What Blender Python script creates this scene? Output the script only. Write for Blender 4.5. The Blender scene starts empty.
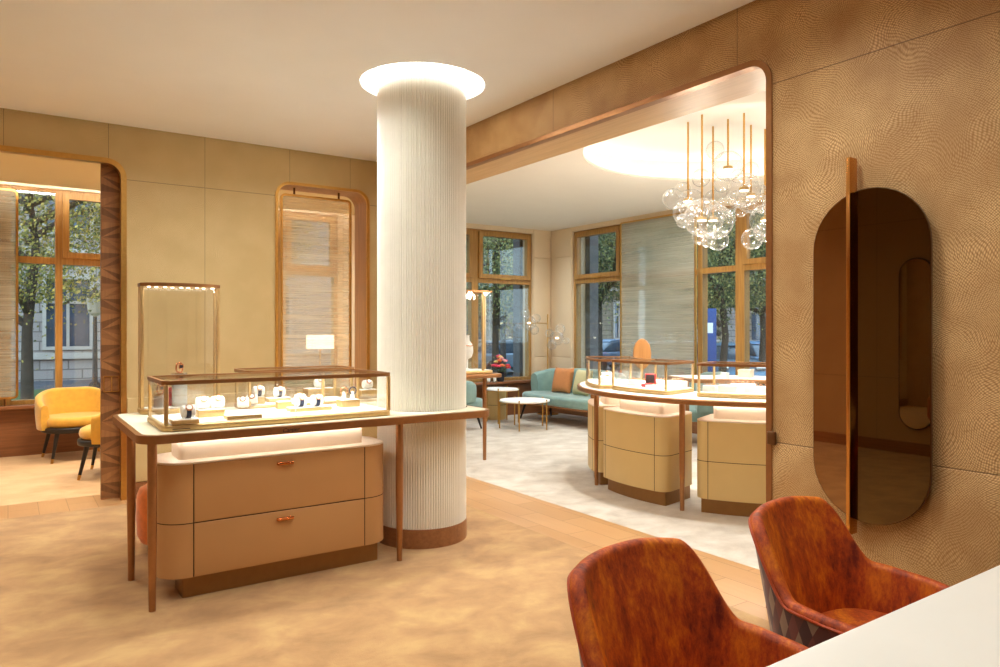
import bpy, bmesh, math, random
from mathutils import Vector, Matrix
from mathutils.geometry import tessellate_polygon
random.seed(7)
PI = math.pi
S = bpy.context.scene
COL = S.collection

# ------------------------------------------------------------------ camera
FPX, CAMH, HORY = 716.0, 1.5, 329.0
AZ = math.atan((500 - 8) / FPX)
cam = bpy.data.cameras.new('camera')
cam.sensor_fit = 'HORIZONTAL'
cam.sensor_width = 36
cam.lens = FPX / 1000 * 36
cam.shift_y = (HORY - 333.5) / 1000
cam.clip_end = 300
camo = bpy.data.objects.new('camera', cam)
COL.objects.link(camo)
camo.location = (0, 0, CAMH)
camo.rotation_euler = (PI / 2, 0, -AZ)
S.camera = camo
S.view_settings.view_transform = 'Standard'
S.view_settings.look = 'None'
S.view_settings.gamma = 1
S.view_settings.use_curve_mapping = False
S.view_settings.exposure = 0.75
S.cycles.max_bounces = 10
S.cycles.transparent_max_bounces = 24
S.cycles.sample_clamp_indirect = 6

# ------------------------------------------------------------------ world: blue dusk
W = bpy.data.worlds.new('dusk_sky')
S.world = W
W.use_nodes = True
wn, wl = W.node_tree.nodes, W.node_tree.links
wn.clear()
wo = wn.new('ShaderNodeOutputWorld')
wb = wn.new('ShaderNodeBackground')
wt = wn.new('ShaderNodeTexCoord')
ws = wn.new('ShaderNodeSeparateXYZ')
wr = wn.new('ShaderNodeValToRGB')
wr.color_ramp.elements[0].color = (0.62, 0.72, 0.82, 1)
wr.color_ramp.elements[1].color = (0.36, 0.50, 0.68, 1)
wr.color_ramp.elements[1].position = 0.7
wl.new(wt.outputs['Generated'], ws.inputs[0])
wl.new(ws.outputs['Z'], wr.inputs[0])
wl.new(wr.outputs[0], wb.inputs['Color'])
wb.inputs['Strength'].default_value = 3.1
wl.new(wb.outputs[0], wo.inputs[0])

# ------------------------------------------------------------------ room lamps
WARM = (0.97, 1.0, 0.95)
SOFT = (1.0, 0.82, 0.60)


def spot(x, y, z, power, size=110, color=WARM, blend=0.7, tilt=(0, 0), radius=0.05):
    l = bpy.data.lights.new('ceiling_spot', 'SPOT')
    l.energy = power
    l.color = color
    l.spot_size = math.radians(size)
    l.spot_blend = blend
    l.shadow_soft_size = radius
    o = bpy.data.objects.new('ceiling_spot', l)
    COL.objects.link(o)
    o.location = (x, y, z)
    o.rotation_euler = (tilt[0], tilt[1], 0)
    return o


def area(x, y, z, sx, sy, power, color=SOFT, rot=(0, 0, 0)):
    l = bpy.data.lights.new('ceiling_panel_lamp', 'AREA')
    l.shape = 'RECTANGLE'
    l.size, l.size_y = sx, sy
    l.energy = power
    l.color = color
    o = bpy.data.objects.new('ceiling_panel_lamp', l)
    COL.objects.link(o)
    o.location = (x, y, z)
    o.rotation_euler = rot
    return o


CZ = 3.28
# downlights of the front room (in its ceiling)
for (x, y, p) in ((1.0, 4.85, 110), (1.75, 4.9, 110), (0.1, 5.6, 60), (-0.9, 4.0, 60), (0.4, 3.1, 60), (1.9, 2.9, 60),
                  (2.6, 2.0, 70), (2.3, 0.9, 70), (0.6, 1.2, 60), (-0.9, 1.6, 60), (-1.2, 6.0, 60), (2.6, 3.2, 40)):
    spot(x, y, CZ - 0.02, p * 0.6, 150, radius=0.10, blend=1.0)
# spots added to brighten the back wall and column, no known fixtures
for (x, y, p) in ((-0.6, 6.2, 18), (1.1, 6.2, 20), (2.0, 6.2, 20), (2.95, 6.2, 18), (1.75, 4.1, 30), (1.3, 5.2, 46)):
    spot(x, y, CZ - 0.02, p, 155, radius=0.10, blend=1.0)
# downlights of the salon behind the wide opening
for (x, y, p) in ((4.87, 5.15, 130), (4.70, 4.4, 130), (4.95, 3.65, 130), (6.3, 3.1, 60), (6.8, 5.6, 60), (6.6, 8.7, 100), (5.3, 7.9, 80), (7.4, 6.8, 70), (7.2, 9.3, 70), (7.6, 3.0, 60)):
    spot(x, y, CZ - 0.02, p * 0.68, 140, color=(0.96, 1.0, 0.99), radius=0.06, blend=1.0)
# downlights of the small salon
for (x, y, p) in ((-0.6, 8.6, 130), (0.8, 8.3, 130), (1.9, 8.9, 130), (3.4, 9.0, 130)):
    spot(x, y, 3.15, p, 150, color=(1.0, 0.95, 0.80), radius=0.08, blend=1.0)

# ------------------------------------------------------------------ materials
MATS = {}


def rgb(r, g, b):
    f = lambda c: (c / 255 / 12.92) if c / 255 <= 0.04045 else ((c / 255 + 0.055) / 1.055) ** 2.4
    return (f(r), f(g), f(b), 1)


class NT:
    def __init__(self, name):
        self.m = bpy.data.materials.new(name)
        self.m.use_nodes = True
        self.n = self.m.node_tree.nodes
        self.l = self.m.node_tree.links
        self.b = self.n.get('Principled BSDF')
        self.out = self.n.get('Material Output')

    def new(self, t, **kw):
        o = self.n.new('ShaderNode' + t)
        for k, v in kw.items():
            setattr(o, k, v)
        return o

    def link(self, a, b):
        self.l.new(a, b)

    def coords(self, scale=(1, 1, 1), rot=(0, 0, 0), kind='Object'):
        tc = self.new('TexCoord')
        mp = self.new('Mapping')
        mp.inputs['Scale'].default_value = scale
        mp.inputs['Rotation'].default_value = rot
        self.link(tc.outputs[kind], mp.inputs[0])
        return mp.outputs[0]

    def noise(self, vec, scale, detail=3, rough=0.5, dist=0):
        t = self.new('TexNoise')
        t.inputs['Scale'].default_value = scale
        t.inputs['Detail'].default_value = detail
        t.inputs['Roughness'].default_value = rough
        t.inputs['Distortion'].default_value = dist
        self.link(vec, t.inputs['Vector'])
        return t.outputs['Fac']

    def ramp(self, fac, stops, interp='LINEAR'):
        r = self.new('ValToRGB')
        r.color_ramp.interpolation = interp
        e = r.color_ramp.elements
        while len(e) < len(stops):
            e.new(0.5)
        for i, (p, c) in enumerate(stops):
            e[i].position = p
            e[i].color = c
        self.link(fac, r.inputs[0])
        return r.outputs[0]

    def math(self, op, a, b=None, c=None):
        m = self.new('Math', operation=op)
        for i, v in enumerate((a, b, c)):
            if v is None:
                continue
            if isinstance(v, (int, float)):
                m.inputs[i].default_value = v
            else:
                self.link(v, m.inputs[i])
        return m.outputs[0]

    def mix(self, fac, a, b):
        m = self.new('Mix', data_type='RGBA')
        for k, v in ((0, fac), (6, a), (7, b)):
            if isinstance(v, (int, float, tuple)):
                m.inputs[k].default_value = v
            else:
                self.link(v, m.inputs[k])
        return m.outputs[2]

    def bump(self, h, strength=0.3, dist=0.005):
        b = self.new('Bump')
        b.inputs['Strength'].default_value = strength
        b.inputs['Distance'].default_value = dist
        self.link(h, b.inputs['Height'])
        self.link(b.outputs[0], self.b.inputs['Normal'])

    def set(self, color=None, rough=None, metal=None, **kw):
        if color is not None:
            if isinstance(color, tuple):
                self.b.inputs['Base Color'].default_value = color
            else:
                self.link(color, self.b.inputs['Base Color'])
        if rough is not None:
            self.b.inputs['Roughness'].default_value = rough
        if metal is not None:
            self.b.inputs['Metallic'].default_value = metal
        for k, v in kw.items():
            self.b.inputs[k.replace('_', ' ')].default_value = v
        return self.m


def simple(name, color, rough=0.5, metal=0.0, var=0.08, scale=20, bump=0.0, **kw):
    t = NT(name)
    v = t.coords()
    n = t.noise(v, scale, 4)
    a = tuple(c * (1 - var) for c in color[:3]) + (1,)
    b = tuple(min(1, c * (1 + var)) for c in color[:3]) + (1,)
    c = t.ramp(n, ((0.3, a), (0.7, b)))
    if bump:
        t.bump(n, bump, 0.003)
    return t.set(c, rough, metal, **kw)


def wood(name, c1, c2, axis='z', rough=0.4, sc=1.0):
    t = NT(name)
    k = {'x': (1.2, 26, 26), 'y': (26, 1.2, 26), 'z': (26, 26, 1.2)}[axis]
    v = t.coords(tuple(q * sc for q in k))
    n = t.noise(v, 1.6, 5, 0.6, 0.6)
    c = t.ramp(n, ((0.3, c1), (0.7, c2)))
    t.bump(n, 0.08, 0.002)
    return t.set(c, rough)


def leather_wall(name, base, light, uaxis, seams_v, seams_h, scale=1.0):
    # embossed wall covering: little scales in wavy diagonal rows, with stitched panel seams
    t = NT(name)
    tc = t.new('TexCoord')
    sx = t.new('SeparateXYZ')
    t.link(tc.outputs['Object'], sx.inputs[0])
    u = sx.outputs['X' if uaxis == 'x' else 'Y']
    z = sx.outputs['Z']
    n1 = t.new('TexNoise')
    n1.inputs['Scale'].default_value = 3.0
    n1.inputs['Detail'].default_value = 1.5
    t.link(tc.outputs['Object'], n1.inputs['Vector'])
    sp = t.new('SeparateXYZ')
    t.link(n1.outputs['Color'], sp.inputs[0])
    k = 96 * scale
    p = t.math('MULTIPLY', t.math('ADD', t.math('ADD', u, t.math('MULTIPLY', z, 0.7)), t.math('MULTIPLY', t.math('SUBTRACT', sp.outputs[0], 0.5), 0.30)), k)
    q = t.math('MULTIPLY', t.math('ADD', t.math('SUBTRACT', z, t.math('MULTIPLY', u, 0.75)), t.math('MULTIPLY', t.math('SUBTRACT', sp.outputs[1], 0.5), 0.30)), k * 0.85)
    cb = t.new('CombineXYZ')
    t.link(p, cb.inputs[0])
    t.link(q, cb.inputs[1])
    vo = t.new('TexVoronoi', voronoi_dimensions='2D')
    vo.inputs['Scale'].default_value = 1.0
    vo.inputs['Randomness'].default_value = 0.25
    t.link(cb.outputs[0], vo.inputs['Vector'])
    n2 = t.noise(tc.outputs['Object'], 4.0, 2)
    amp = t.ramp(n2, ((0.35, (0.45, 0.45, 0.45, 1)), (0.65, (1, 1, 1, 1))))
    fac = t.math('MULTIPLY', t.ramp(vo.outputs['Distance'], ((0.12, (1, 1, 1, 1)), (0.62, (0, 0, 0, 1)))), amp)
    col = t.mix(fac, base, light)
    # seams
    acc = None
    for q in seams_v:
        pos, zmin, zmax = q
        d = t.math('LESS_THAN', t.math('ABSOLUTE', t.math('SUBTRACT', u, pos)), 0.0022)
        d = t.math('MULTIPLY', d, t.math('MULTIPLY', t.math('GREATER_THAN', z, zmin), t.math('LESS_THAN', z, zmax)))
        acc = d if acc is None else t.math('MAXIMUM', acc, d)
    for q in seams_h:
        d = t.math('LESS_THAN', t.math('ABSOLUTE', t.math('SUBTRACT', z, q)), 0.0028)
        acc = d if acc is None else t.math('MAXIMUM', acc, d)
    if acc is not None:
        dark = tuple(c * 0.35 for c in base[:3]) + (1,)
        col = t.mix(t.math('MULTIPLY', acc, 0.75), col, dark)
    t.bump(fac, 0.35, 0.003)
    return t.set(col, 0.55)


def carpet(name, c1, c2, c3):
    t = NT(name)
    v = t.coords((1.0, 1.25, 1), (0, 0, 0.5))
    n = t.noise(v, 3.0, 7, 0.62, 0.3)
    f = t.noise(t.coords((1, 1, 1)), 160, 2)
    c = t.ramp(n, ((0.32, c1), (0.5, c2), (0.66, c3)))
    c = t.mix(t.math('MULTIPLY', f, 0.22), c, c1)
    t.bump(t.math('ADD', n, t.math('MULTIPLY', f, 0.4)), 0.35, 0.01)
    return t.set(c, 0.92, 0, Sheen_Weight=0.3)


def plank_floor(name):
    t = NT(name)
    v = t.coords((1, 1, 1), (0, 0, PI / 2))
    b = t.new('TexBrick')
    b.inputs['Scale'].default_value = 1
    b.inputs['Brick Width'].default_value = 0.62
    b.inputs['Row Height'].default_value = 0.21
    b.inputs['Mortar Size'].default_value = 0.0022
    b.inputs['Color1'].default_value = rgb(206, 160, 112)
    b.inputs['Color2'].default_value = rgb(192, 146, 98)
    b.inputs['Mortar'].default_value = rgb(140, 96, 58)
    t.link(v, b.inputs['Vector'])
    g = t.noise(t.coords((22, 1.4, 1)), 2, 4)
    c = t.mix(t.math('MULTIPLY', g, 0.35), b.outputs['Color'], rgb(170, 120, 74))
    return t.set(c, 0.32)


def glass(name, tint=(1, 1, 1, 1), refl=0.10, rough=0.0, haze=0.0):
    t = NT(name)
    tr = t.new('BsdfTransparent')
    tr.inputs[0].default_value = tint
    gl = t.new('BsdfGlossy')
    gl.inputs['Roughness'].default_value = rough
    lw = t.new('LayerWeight')
    lw.inputs[0].default_value = 0.5
    mx = t.new('MixShader')
    t.link(t.math('MULTIPLY_ADD', t.math('POWER', lw.outputs['Facing'], 5.0), 0.5, refl), mx.inputs[0])
    t.link(tr.outputs[0], mx.inputs[1])
    t.link(gl.outputs[0], mx.inputs[2])
    o = mx.outputs[0]
    if haze:
        df = t.new('BsdfDiffuse')
        df.inputs[0].default_value = (0.9, 0.88, 0.84, 1)
        m2 = t.new('MixShader')
        m2.inputs[0].default_value = haze
        t.link(o, m2.inputs[1])
        t.link(df.outputs[0], m2.inputs[2])
        o = m2.outputs[0]
    t.link(o, t.out.inputs[0])
    return t.m


def bubble_glass(name):
    t = NT(name)
    tr = t.new('BsdfTransparent')
    gl = t.new('BsdfGlossy')
    gl.inputs['Roughness'].default_value = 0.02
    lw = t.new('LayerWeight')
    lw.inputs[0].default_value = 0.35
    mx = t.new('MixShader')
    t.link(t.math('MULTIPLY_ADD', t.math('POWER', lw.outputs['Facing'], 2.0), 0.8, 0.07), mx.inputs[0])
    t.link(tr.outputs[0], mx.inputs[1])
    t.link(gl.outputs[0], mx.inputs[2])
    df = t.new('BsdfDiffuse')  # white rim colour paints the bright edge highlights of the bubbles
    df.inputs[0].default_value = (0.95, 0.93, 0.9, 1)
    m2 = t.new('MixShader')
    t.link(t.math('MULTIPLY_ADD', t.math('POWER', lw.outputs['Facing'], 5.0), 0.75, 0.015), m2.inputs[0])
    t.link(mx.outputs[0], m2.inputs[1])
    t.link(df.outputs[0], m2.inputs[2])
    t.link(m2.outputs[0], t.out.inputs[0])
    return t.m


def woven(name, uscale=(3, 3, 120), op=0.55, col=(0.75, 0.66, 0.5, 1)):
    # glass with a fine woven interlayer: see-through between its horizontal threads
    t = NT(name)
    n = t.noise(t.coords(uscale), 1.0, 3, 0.6, 0.2)
    n2 = t.noise(t.coords((0.6, 0.6, 9)), 1.0, 3)
    n3 = t.noise(t.coords((300, 300, 5)), 1.0, 2)
    f = t.math('ADD', t.math('MULTIPLY', n, 0.8), t.math('MULTIPLY', t.math('SUBTRACT', n2, 0.5), 0.4))
    f = t.math('ADD', f, t.math('MULTIPLY', t.math('SUBTRACT', n3, 0.5), 0.12))
    op_ = t.ramp(f, ((0.22, (op * 0.45,) * 3 + (1,)), (0.6, (min(1, op * 1.45),) * 3 + (1,))))
    tr = t.new('BsdfTransparent')
    df = t.new('BsdfDiffuse')
    df.inputs[0].default_value = col
    tl = t.new('BsdfTranslucent')
    tl.inputs[0].default_value = col
    gl = t.new('BsdfGlossy')
    gl.inputs['Roughness'].default_value = 0.03
    m0 = t.new('MixShader')
    m0.inputs[0].default_value = 0.4
    t.link(df.outputs[0], m0.inputs[1])
    t.link(tl.outputs[0], m0.inputs[2])
    m1 = t.new('MixShader')
    t.link(op_, m1.inputs[0])
    t.link(tr.outputs[0], m1.inputs[1])
    t.link(m0.outputs[0], m1.inputs[2])
    m2 = t.new('MixShader')
    m2.inputs[0].default_value = 0.07
    t.link(m1.outputs[0], m2.inputs[1])
    t.link(gl.outputs[0], m2.inputs[2])
    t.link(m2.outputs[0], t.out.inputs[0])
    return t.m


def emit(name, color, strength):
    t = NT(name)
    e = t.new('Emission')
    e.inputs[0].default_value = color
    e.inputs[1].default_value = strength
    t.link(e.outputs[0], t.out.inputs[0])
    return t.m


def velvet(name, dark, mid, hot, uvd=False, sc=1.0):
    t = NT(name)
    v = t.coords((1, 1, 0.55))
    n = t.noise(v, 7 * sc, 8, 0.68, 0.5)
    n2 = t.noise(t.coords((1, 1, 0.35)), 46 * sc, 5, 0.75)
    f = t.math('ADD', t.math('MULTIPLY', n, 0.72), t.math('MULTIPLY', n2, 0.36))
    c = t.ramp(f, ((0.42, dark), (0.54, mid), (0.70, hot)))
    t.bump(n2, 0.25, 0.004)
    return t.set(c, 0.62, 0, Sheen_Weight=0.6, Sheen_Roughness=0.35, Sheen_Tint=hot)


def harlequin(name):
    t = NT(name)
    tc = t.new('TexCoord')
    sx = t.new('SeparateXYZ')
    t.link(tc.outputs['UV'], sx.inputs[0])
    u = t.math('MULTIPLY', sx.outputs[0], 14.5)
    v = t.math('MULTIPLY', sx.outputs[1], 9.0)
    a = t.math('FLOOR', t.math('ADD', u, v))
    b = t.math('FLOOR', t.math('SUBTRACT', u, v))
    k = t.math('ADD', t.math('MULTIPLY', a, 1.0), t.math('MULTIPLY', b, 1.0))
    h = t.math('MODULO', t.math('ADD', t.math('ADD', a, t.math('MULTIPLY', b, 2.0)), 400), 4)
    c = t.ramp(t.math('DIVIDE', h, 4.0), ((0.0, rgb(96, 40, 30)), (0.2, rgb(150, 120, 96)), (0.45, rgb(120, 52, 40)), (0.7, rgb(74, 28, 26))), 'CONSTANT')
    n = t.noise(t.coords((1, 1, 0.3)), 70, 3)
    c = t.mix(t.math('MULTIPLY', n, 0.35), c, rgb(60, 30, 26))
    return t.set(c, 0.7, 0, Sheen_Weight=0.3)


def leafy(name, c1, c2, c3):
    t = NT(name)
    g = t.new('NewGeometry')
    c = t.ramp(g.outputs['Random Per Island'], ((0.1, c1), (0.5, c2), (0.95, c3)))
    return t.set(c, 0.6)


def stone_wall(name, c1, c2, bw=0.9, bh=0.35):
    t = NT(name)
    tc = t.new('TexCoord')
    sx = t.new('SeparateXYZ')
    cb = t.new('CombineXYZ')
    t.link(tc.outputs['Object'], sx.inputs[0])
    t.link(t.math('ADD', sx.outputs[0], sx.outputs[1]), cb.inputs[0])
    t.link(sx.outputs[2], cb.inputs[1])
    b = t.new('TexBrick')
    b.inputs['Scale'].default_value = 1
    b.inputs['Brick Width'].default_value = bw
    b.inputs['Row Height'].default_value = bh
    b.inputs['Mortar Size'].default_value = 0.025
    b.inputs['Color1'].default_value = c1
    b.inputs['Color2'].default_value = c2
    b.inputs['Mortar'].default_value = tuple(c * 0.45 for c in c1[:3]) + (1,)
    t.link(cb.outputs[0], b.inputs['Vector'])
    t.bump(b.outputs['Fac'], -0.4, 0.02)
    return t.set(b.outputs['Color'], 0.85)


M = {}
M['wallA'] = leather_wall('embossed_leather', rgb(194, 168, 116), rgb(220, 196, 146), 'x',
                          ((0.72, 2.9, 3.3), (1.513, 0.9, 3.3), (2.312, 2.9, 3.3), (2.95, 2.9, 3.3), (-0.03, 2.9, 3.3), (-0.75, 2.9, 3.3)), (2.815,), 1.15)
M['wallB'] = leather_wall('embossed_leather', rgb(166, 120, 68), rgb(242, 208, 152), 'y',
                          ((2.556, 2.96, 3.3), (4.2, 2.96, 3.3), (5.6, 2.96, 3.3)), (2.81, 0.897), 1.0)  # lower seam line also paints the shadow above the padded panel
M['wallL'] = leather_wall('embossed_leather', rgb(186, 148, 100), rgb(200, 164, 116), 'y', ((2.6, 0, 3.3), (3.6, 0, 3.3), (4.7, 0, 3.3), (5.6, 0, 3.3)), (2.81, 0.9), 0.8)
M['cream'] = simple('cream_leather', rgb(226, 204, 172), 0.6, 0, 0.04, 60, 0.1)
M['ceil'] = simple('ceiling_paint', rgb(240, 243, 246), 0.9, 0, 0.01, 3)
M['ceil_b'] = simple('ceiling_paint', rgb(244, 236, 224), 0.9, 0, 0.01, 3)
M['ceil_l'] = simple('ceiling_paint', rgb(228, 212, 176), 0.9, 0, 0.01, 3)
M['white'] = simple('white_plaster', rgb(244, 240, 232), 0.8, 0, 0.01, 5)
M['carpet1'] = carpet('carpet_weave', rgb(156, 114, 66), rgb(182, 138, 86), rgb(200, 160, 102))
M['carpet2'] = carpet('carpet_weave', rgb(182, 168, 152), rgb(204, 193, 178), rgb(220, 211, 199))
M['carpet3'] = carpet('carpet_weave', rgb(200, 154, 104), rgb(216, 172, 122), rgb(226, 186, 136))
M['planks'] = plank_floor('oak_planks')
M['oak'] = wood('pale_oak', rgb(194, 156, 106), rgb(214, 178, 128), 'y')
M['oak_dark'] = wood('brown_wood', rgb(126, 78, 46), rgb(152, 98, 60), 'x')
M['oak_y'] = wood('brown_wood', rgb(138, 90, 54), rgb(166, 112, 70), 'y')
M['oak_z'] = wood('brown_wood', rgb(158, 108, 54), rgb(190, 138, 76), 'z')
M['win_wood'] = wood('window_wood', rgb(154, 110, 54), rgb(188, 142, 76), 'z', 0.45)
M['mq1'] = wood('veneer', rgb(108, 70, 40), rgb(128, 86, 50), 'z', 0.4)
M['mq2'] = wood('veneer', rgb(134, 90, 52), rgb(156, 106, 64), 'x', 0.4)
M['mq3'] = wood('veneer', rgb(150, 102, 60), rgb(174, 122, 74), 'z', 0.4)
M['brass'] = simple('brushed_brass', rgb(206, 160, 88), 0.32, 1.0, 0.06, 40)
M['gold'] = simple('satin_gold', rgb(212, 180, 126), 0.45, 0.9, 0.05, 40)
M['bronze'] = simple('bronze_metal', rgb(164, 116, 74), 0.36, 0.7, 0.06, 40)
M['bronze_d'] = simple('bronze_metal', rgb(112, 78, 48), 0.35, 0.7, 0.06, 40)
M['fin'] = simple('polished_brass', rgb(206, 150, 84), 0.14, 1.0, 0.02, 30)
M['copper'] = simple('polished_copper', rgb(200, 124, 70), 0.12, 1.0, 0.02, 30)
M['ivory'] = simple('ivory_fluted_plaster', rgb(246, 242, 232), 0.5, 0, 0.02, 8)
M['top_leather'] = simple('pale_leather_top', rgb(222, 214, 188), 0.5, 0, 0.04, 24, 0.05)
M['cab'] = simple('tan_lacquer', rgb(196, 148, 96), 0.42, 0, 0.02, 6)
M['cab2'] = simple('gold_beige_lacquer', rgb(214, 184, 124), 0.42, 0, 0.02, 6)
M['cabtop'] = simple('pale_lacquer', rgb(246, 228, 204), 0.4, 0, 0.01, 6)
M['plinth'] = simple('bronze_plinth', rgb(150, 108, 60), 0.4, 0.5, 0.05, 20)
M['gap'] = simple('dark_gap', rgb(60, 38, 22), 0.8, 0, 0.05, 20)
M['glass'] = glass('clear_glass', (0.992, 0.994, 0.99, 1), 0.045)
M['glass_top'] = glass('clear_glass', (0.985, 0.99, 0.98, 1), 0.07, 0, 0.0)
M['pane'] = glass('window_glass', (0.88, 0.92, 0.91, 1), 0.06)
M['bubble'] = bubble_glass('blown_glass')
M['woven'] = woven('woven_glass', (0.8, 0.8, 130), 0.34, (0.95, 0.84, 0.62, 1))
M['woven2'] = woven('woven_glass', (0.5, 0.5, 130), 0.52, (0.66, 0.61, 0.48, 1))
M['linen'] = simple('white_pad', rgb(248, 246, 240), 0.7, 0, 0.01, 50)
M['led'] = emit('led_strip', (1, 0.95, 0.86, 1), 8)
M['led_case'] = emit('led_strip', (1, 0.97, 0.92, 1), 55)
M['cove_b'] = emit('led_strip', (1, 0.95, 0.84, 1), 3.8)
M['cove'] = emit('led_strip', (1, 0.97, 0.90, 1), 26)
M['bulb'] = emit('lamp_glow', (1, 0.86, 0.6, 1), 5)
M['velvet'] = velvet('rust_velvet', rgb(112, 30, 8), rgb(188, 76, 14), rgb(240, 138, 16))
M['harle'] = harlequin('patchwork_fabric')
M['piping'] = simple('rust_piping', rgb(178, 70, 24), 0.6, 0, 0.15, 60)
M['yellow'] = simple('yellow_velvet', rgb(222, 170, 60), 0.75, 0, 0.10, 14, 0.1, Sheen_Weight=0.4)
M['teal'] = simple('teal_velvet', rgb(126, 156, 148), 0.7, 0, 0.10, 10, 0.1, Sheen_Weight=0.4)
M['orange'] = simple('orange_velvet', rgb(232, 122, 24), 0.7, 0, 0.12, 20, 0.1, Sheen_Weight=0.4)
M['black'] = simple('black_wood', rgb(34, 26, 24), 0.4, 0, 0.1, 30)
M['white_top'] = simple('white_tabletop', rgb(250, 247, 240), 0.45, 0, 0.01, 6)
M['cush1'] = simple('terracotta_weave', rgb(196, 128, 76), 0.8, 0, 0.25, 120, 0.3)
M['cush2'] = simple('olive_beige_weave', rgb(206, 196, 150), 0.8, 0, 0.12, 120, 0.3)
M['mirror_l'] = simple('copper_mirror', rgb(158, 124, 92), 0.02, 1.0, 0.0, 5)
M['mirror_d'] = simple('smoked_mirror', rgb(98, 80, 54), 0.015, 1.0, 0.0, 5)
M['mirror_c'] = simple('clear_mirror', rgb(236, 232, 226), 0.01, 1.0, 0.0, 5)
M['navy'] = simple('navy_strap', rgb(40, 52, 84), 0.5, 0, 0.1, 60)
M['brown'] = simple('brown_strap', rgb(96, 60, 40), 0.5, 0, 0.1, 60)
M['steel'] = simple('polished_steel', rgb(220, 216, 210), 0.2, 1.0, 0.03, 60)
M['rose'] = simple('rose_gold', rgb(226, 160, 120), 0.2, 1.0, 0.03, 60)
M['grey'] = simple('grey_fabric', rgb(172, 168, 162), 0.7, 0, 0.05, 60)
M['red'] = simple('red_leather', rgb(206, 40, 44), 0.45, 0, 0.06, 40)
M['dark'] = simple('dark_velvet', rgb(38, 32, 40), 0.7, 0, 0.1, 40)
M['tan_wood'] = wood('tan_wood', rgb(150, 100, 52), rgb(176, 122, 68), 'z')
# ------------------------------------------------------------------ mesh builder


def rrect(x0, x1, y0, y1, r, n=6):
    pts = []
    for cx, cy, a0 in ((x1 - r, y0 + r, -90), (x1 - r, y1 - r, 0), (x0 + r, y1 - r, 90), (x0 + r, y0 + r, 180)):
        for i in range(n + 1):
            a = math.radians(a0 + 90 * i / n)
            pts.append((cx + r * math.cos(a), cy + r * math.sin(a)))
    return pts


def circ(cx, cy, r, n=48, a0=0):
    return [(cx + r * math.cos(a0 + 2 * PI * i / n), cy + r * math.sin(a0 + 2 * PI * i / n)) for i in range(n)]


def arc_poly(cx, cy, r0, r1, a0, a1, n=24, rc=0.0):
    """annular sector with slightly rounded corners (counter-clockwise)"""
    A0, A1 = math.radians(a0), math.radians(a1)
    if rc <= 0:
        o = [(cx + r1 * math.cos(A0 + (A1 - A0) * i / n), cy + r1 * math.sin(A0 + (A1 - A0) * i / n)) for i in range(n + 1)]
        q = [(cx + r0 * math.cos(A1 - (A1 - A0) * i / n), cy + r0 * math.sin(A1 - (A1 - A0) * i / n)) for i in range(n + 1)]
        return o + q
    pts = []

    def corner(r, a, sr, sa):
        # corner at polar (r,a); sr/sa = direction (inward) for radius and angle
        res = []
        da = rc / r
        for i in range(7):
            t = i / 6 * PI / 2
            res.append((r + sr * rc * (1 - math.sin(t)), a + sa * da * (1 - math.cos(t))))
        return res
    c1 = corner(r1, A0, -1, 1)
    c2 = corner(r1, A1, -1, -1)[::-1]
    c3 = corner(r0, A1, 1, -1)
    c4 = corner(r0, A0, 1, 1)[::-1]
    pol = c1 + [(r1, A0 + rc / r1 + (A1 - A0 - 2 * rc / r1) * i / n) for i in range(1, n)] + c2 + c3 + \
        [(r0, A1 - rc / r0 - (A1 - A0 - 2 * rc / r0) * i / n) for i in range(1, n)] + c4
    return [(cx + r * math.cos(a), cy + r * math.sin(a)) for r, a in pol]


def area2(p):
    return sum(p[i][0] * p[(i + 1) % len(p)][1] - p[(i + 1) % len(p)][0] * p[i][1] for i in range(len(p))) / 2


def inset(p, d):
    if area2(p) < 0:
        p = p[::-1]
    n = len(p)
    res = []
    for i in range(n):
        a, b, c = Vector(p[i - 1]), Vector(p[i]), Vector(p[(i + 1) % n])
        e1, e2 = (b - a), (c - b)
        if e1.length < 1e-7:
            e1 = e2
        if e2.length < 1e-7:
            e2 = e1
        e1.normalize()
        e2.normalize()
        n1, n2 = Vector((-e1.y, e1.x)), Vector((-e2.y, e2.x))
        m = n1 + n2
        m.normalize()
        k = d / max(0.35, m.dot(n1))
        res.append(tuple(b + m * k))
    return res


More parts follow.
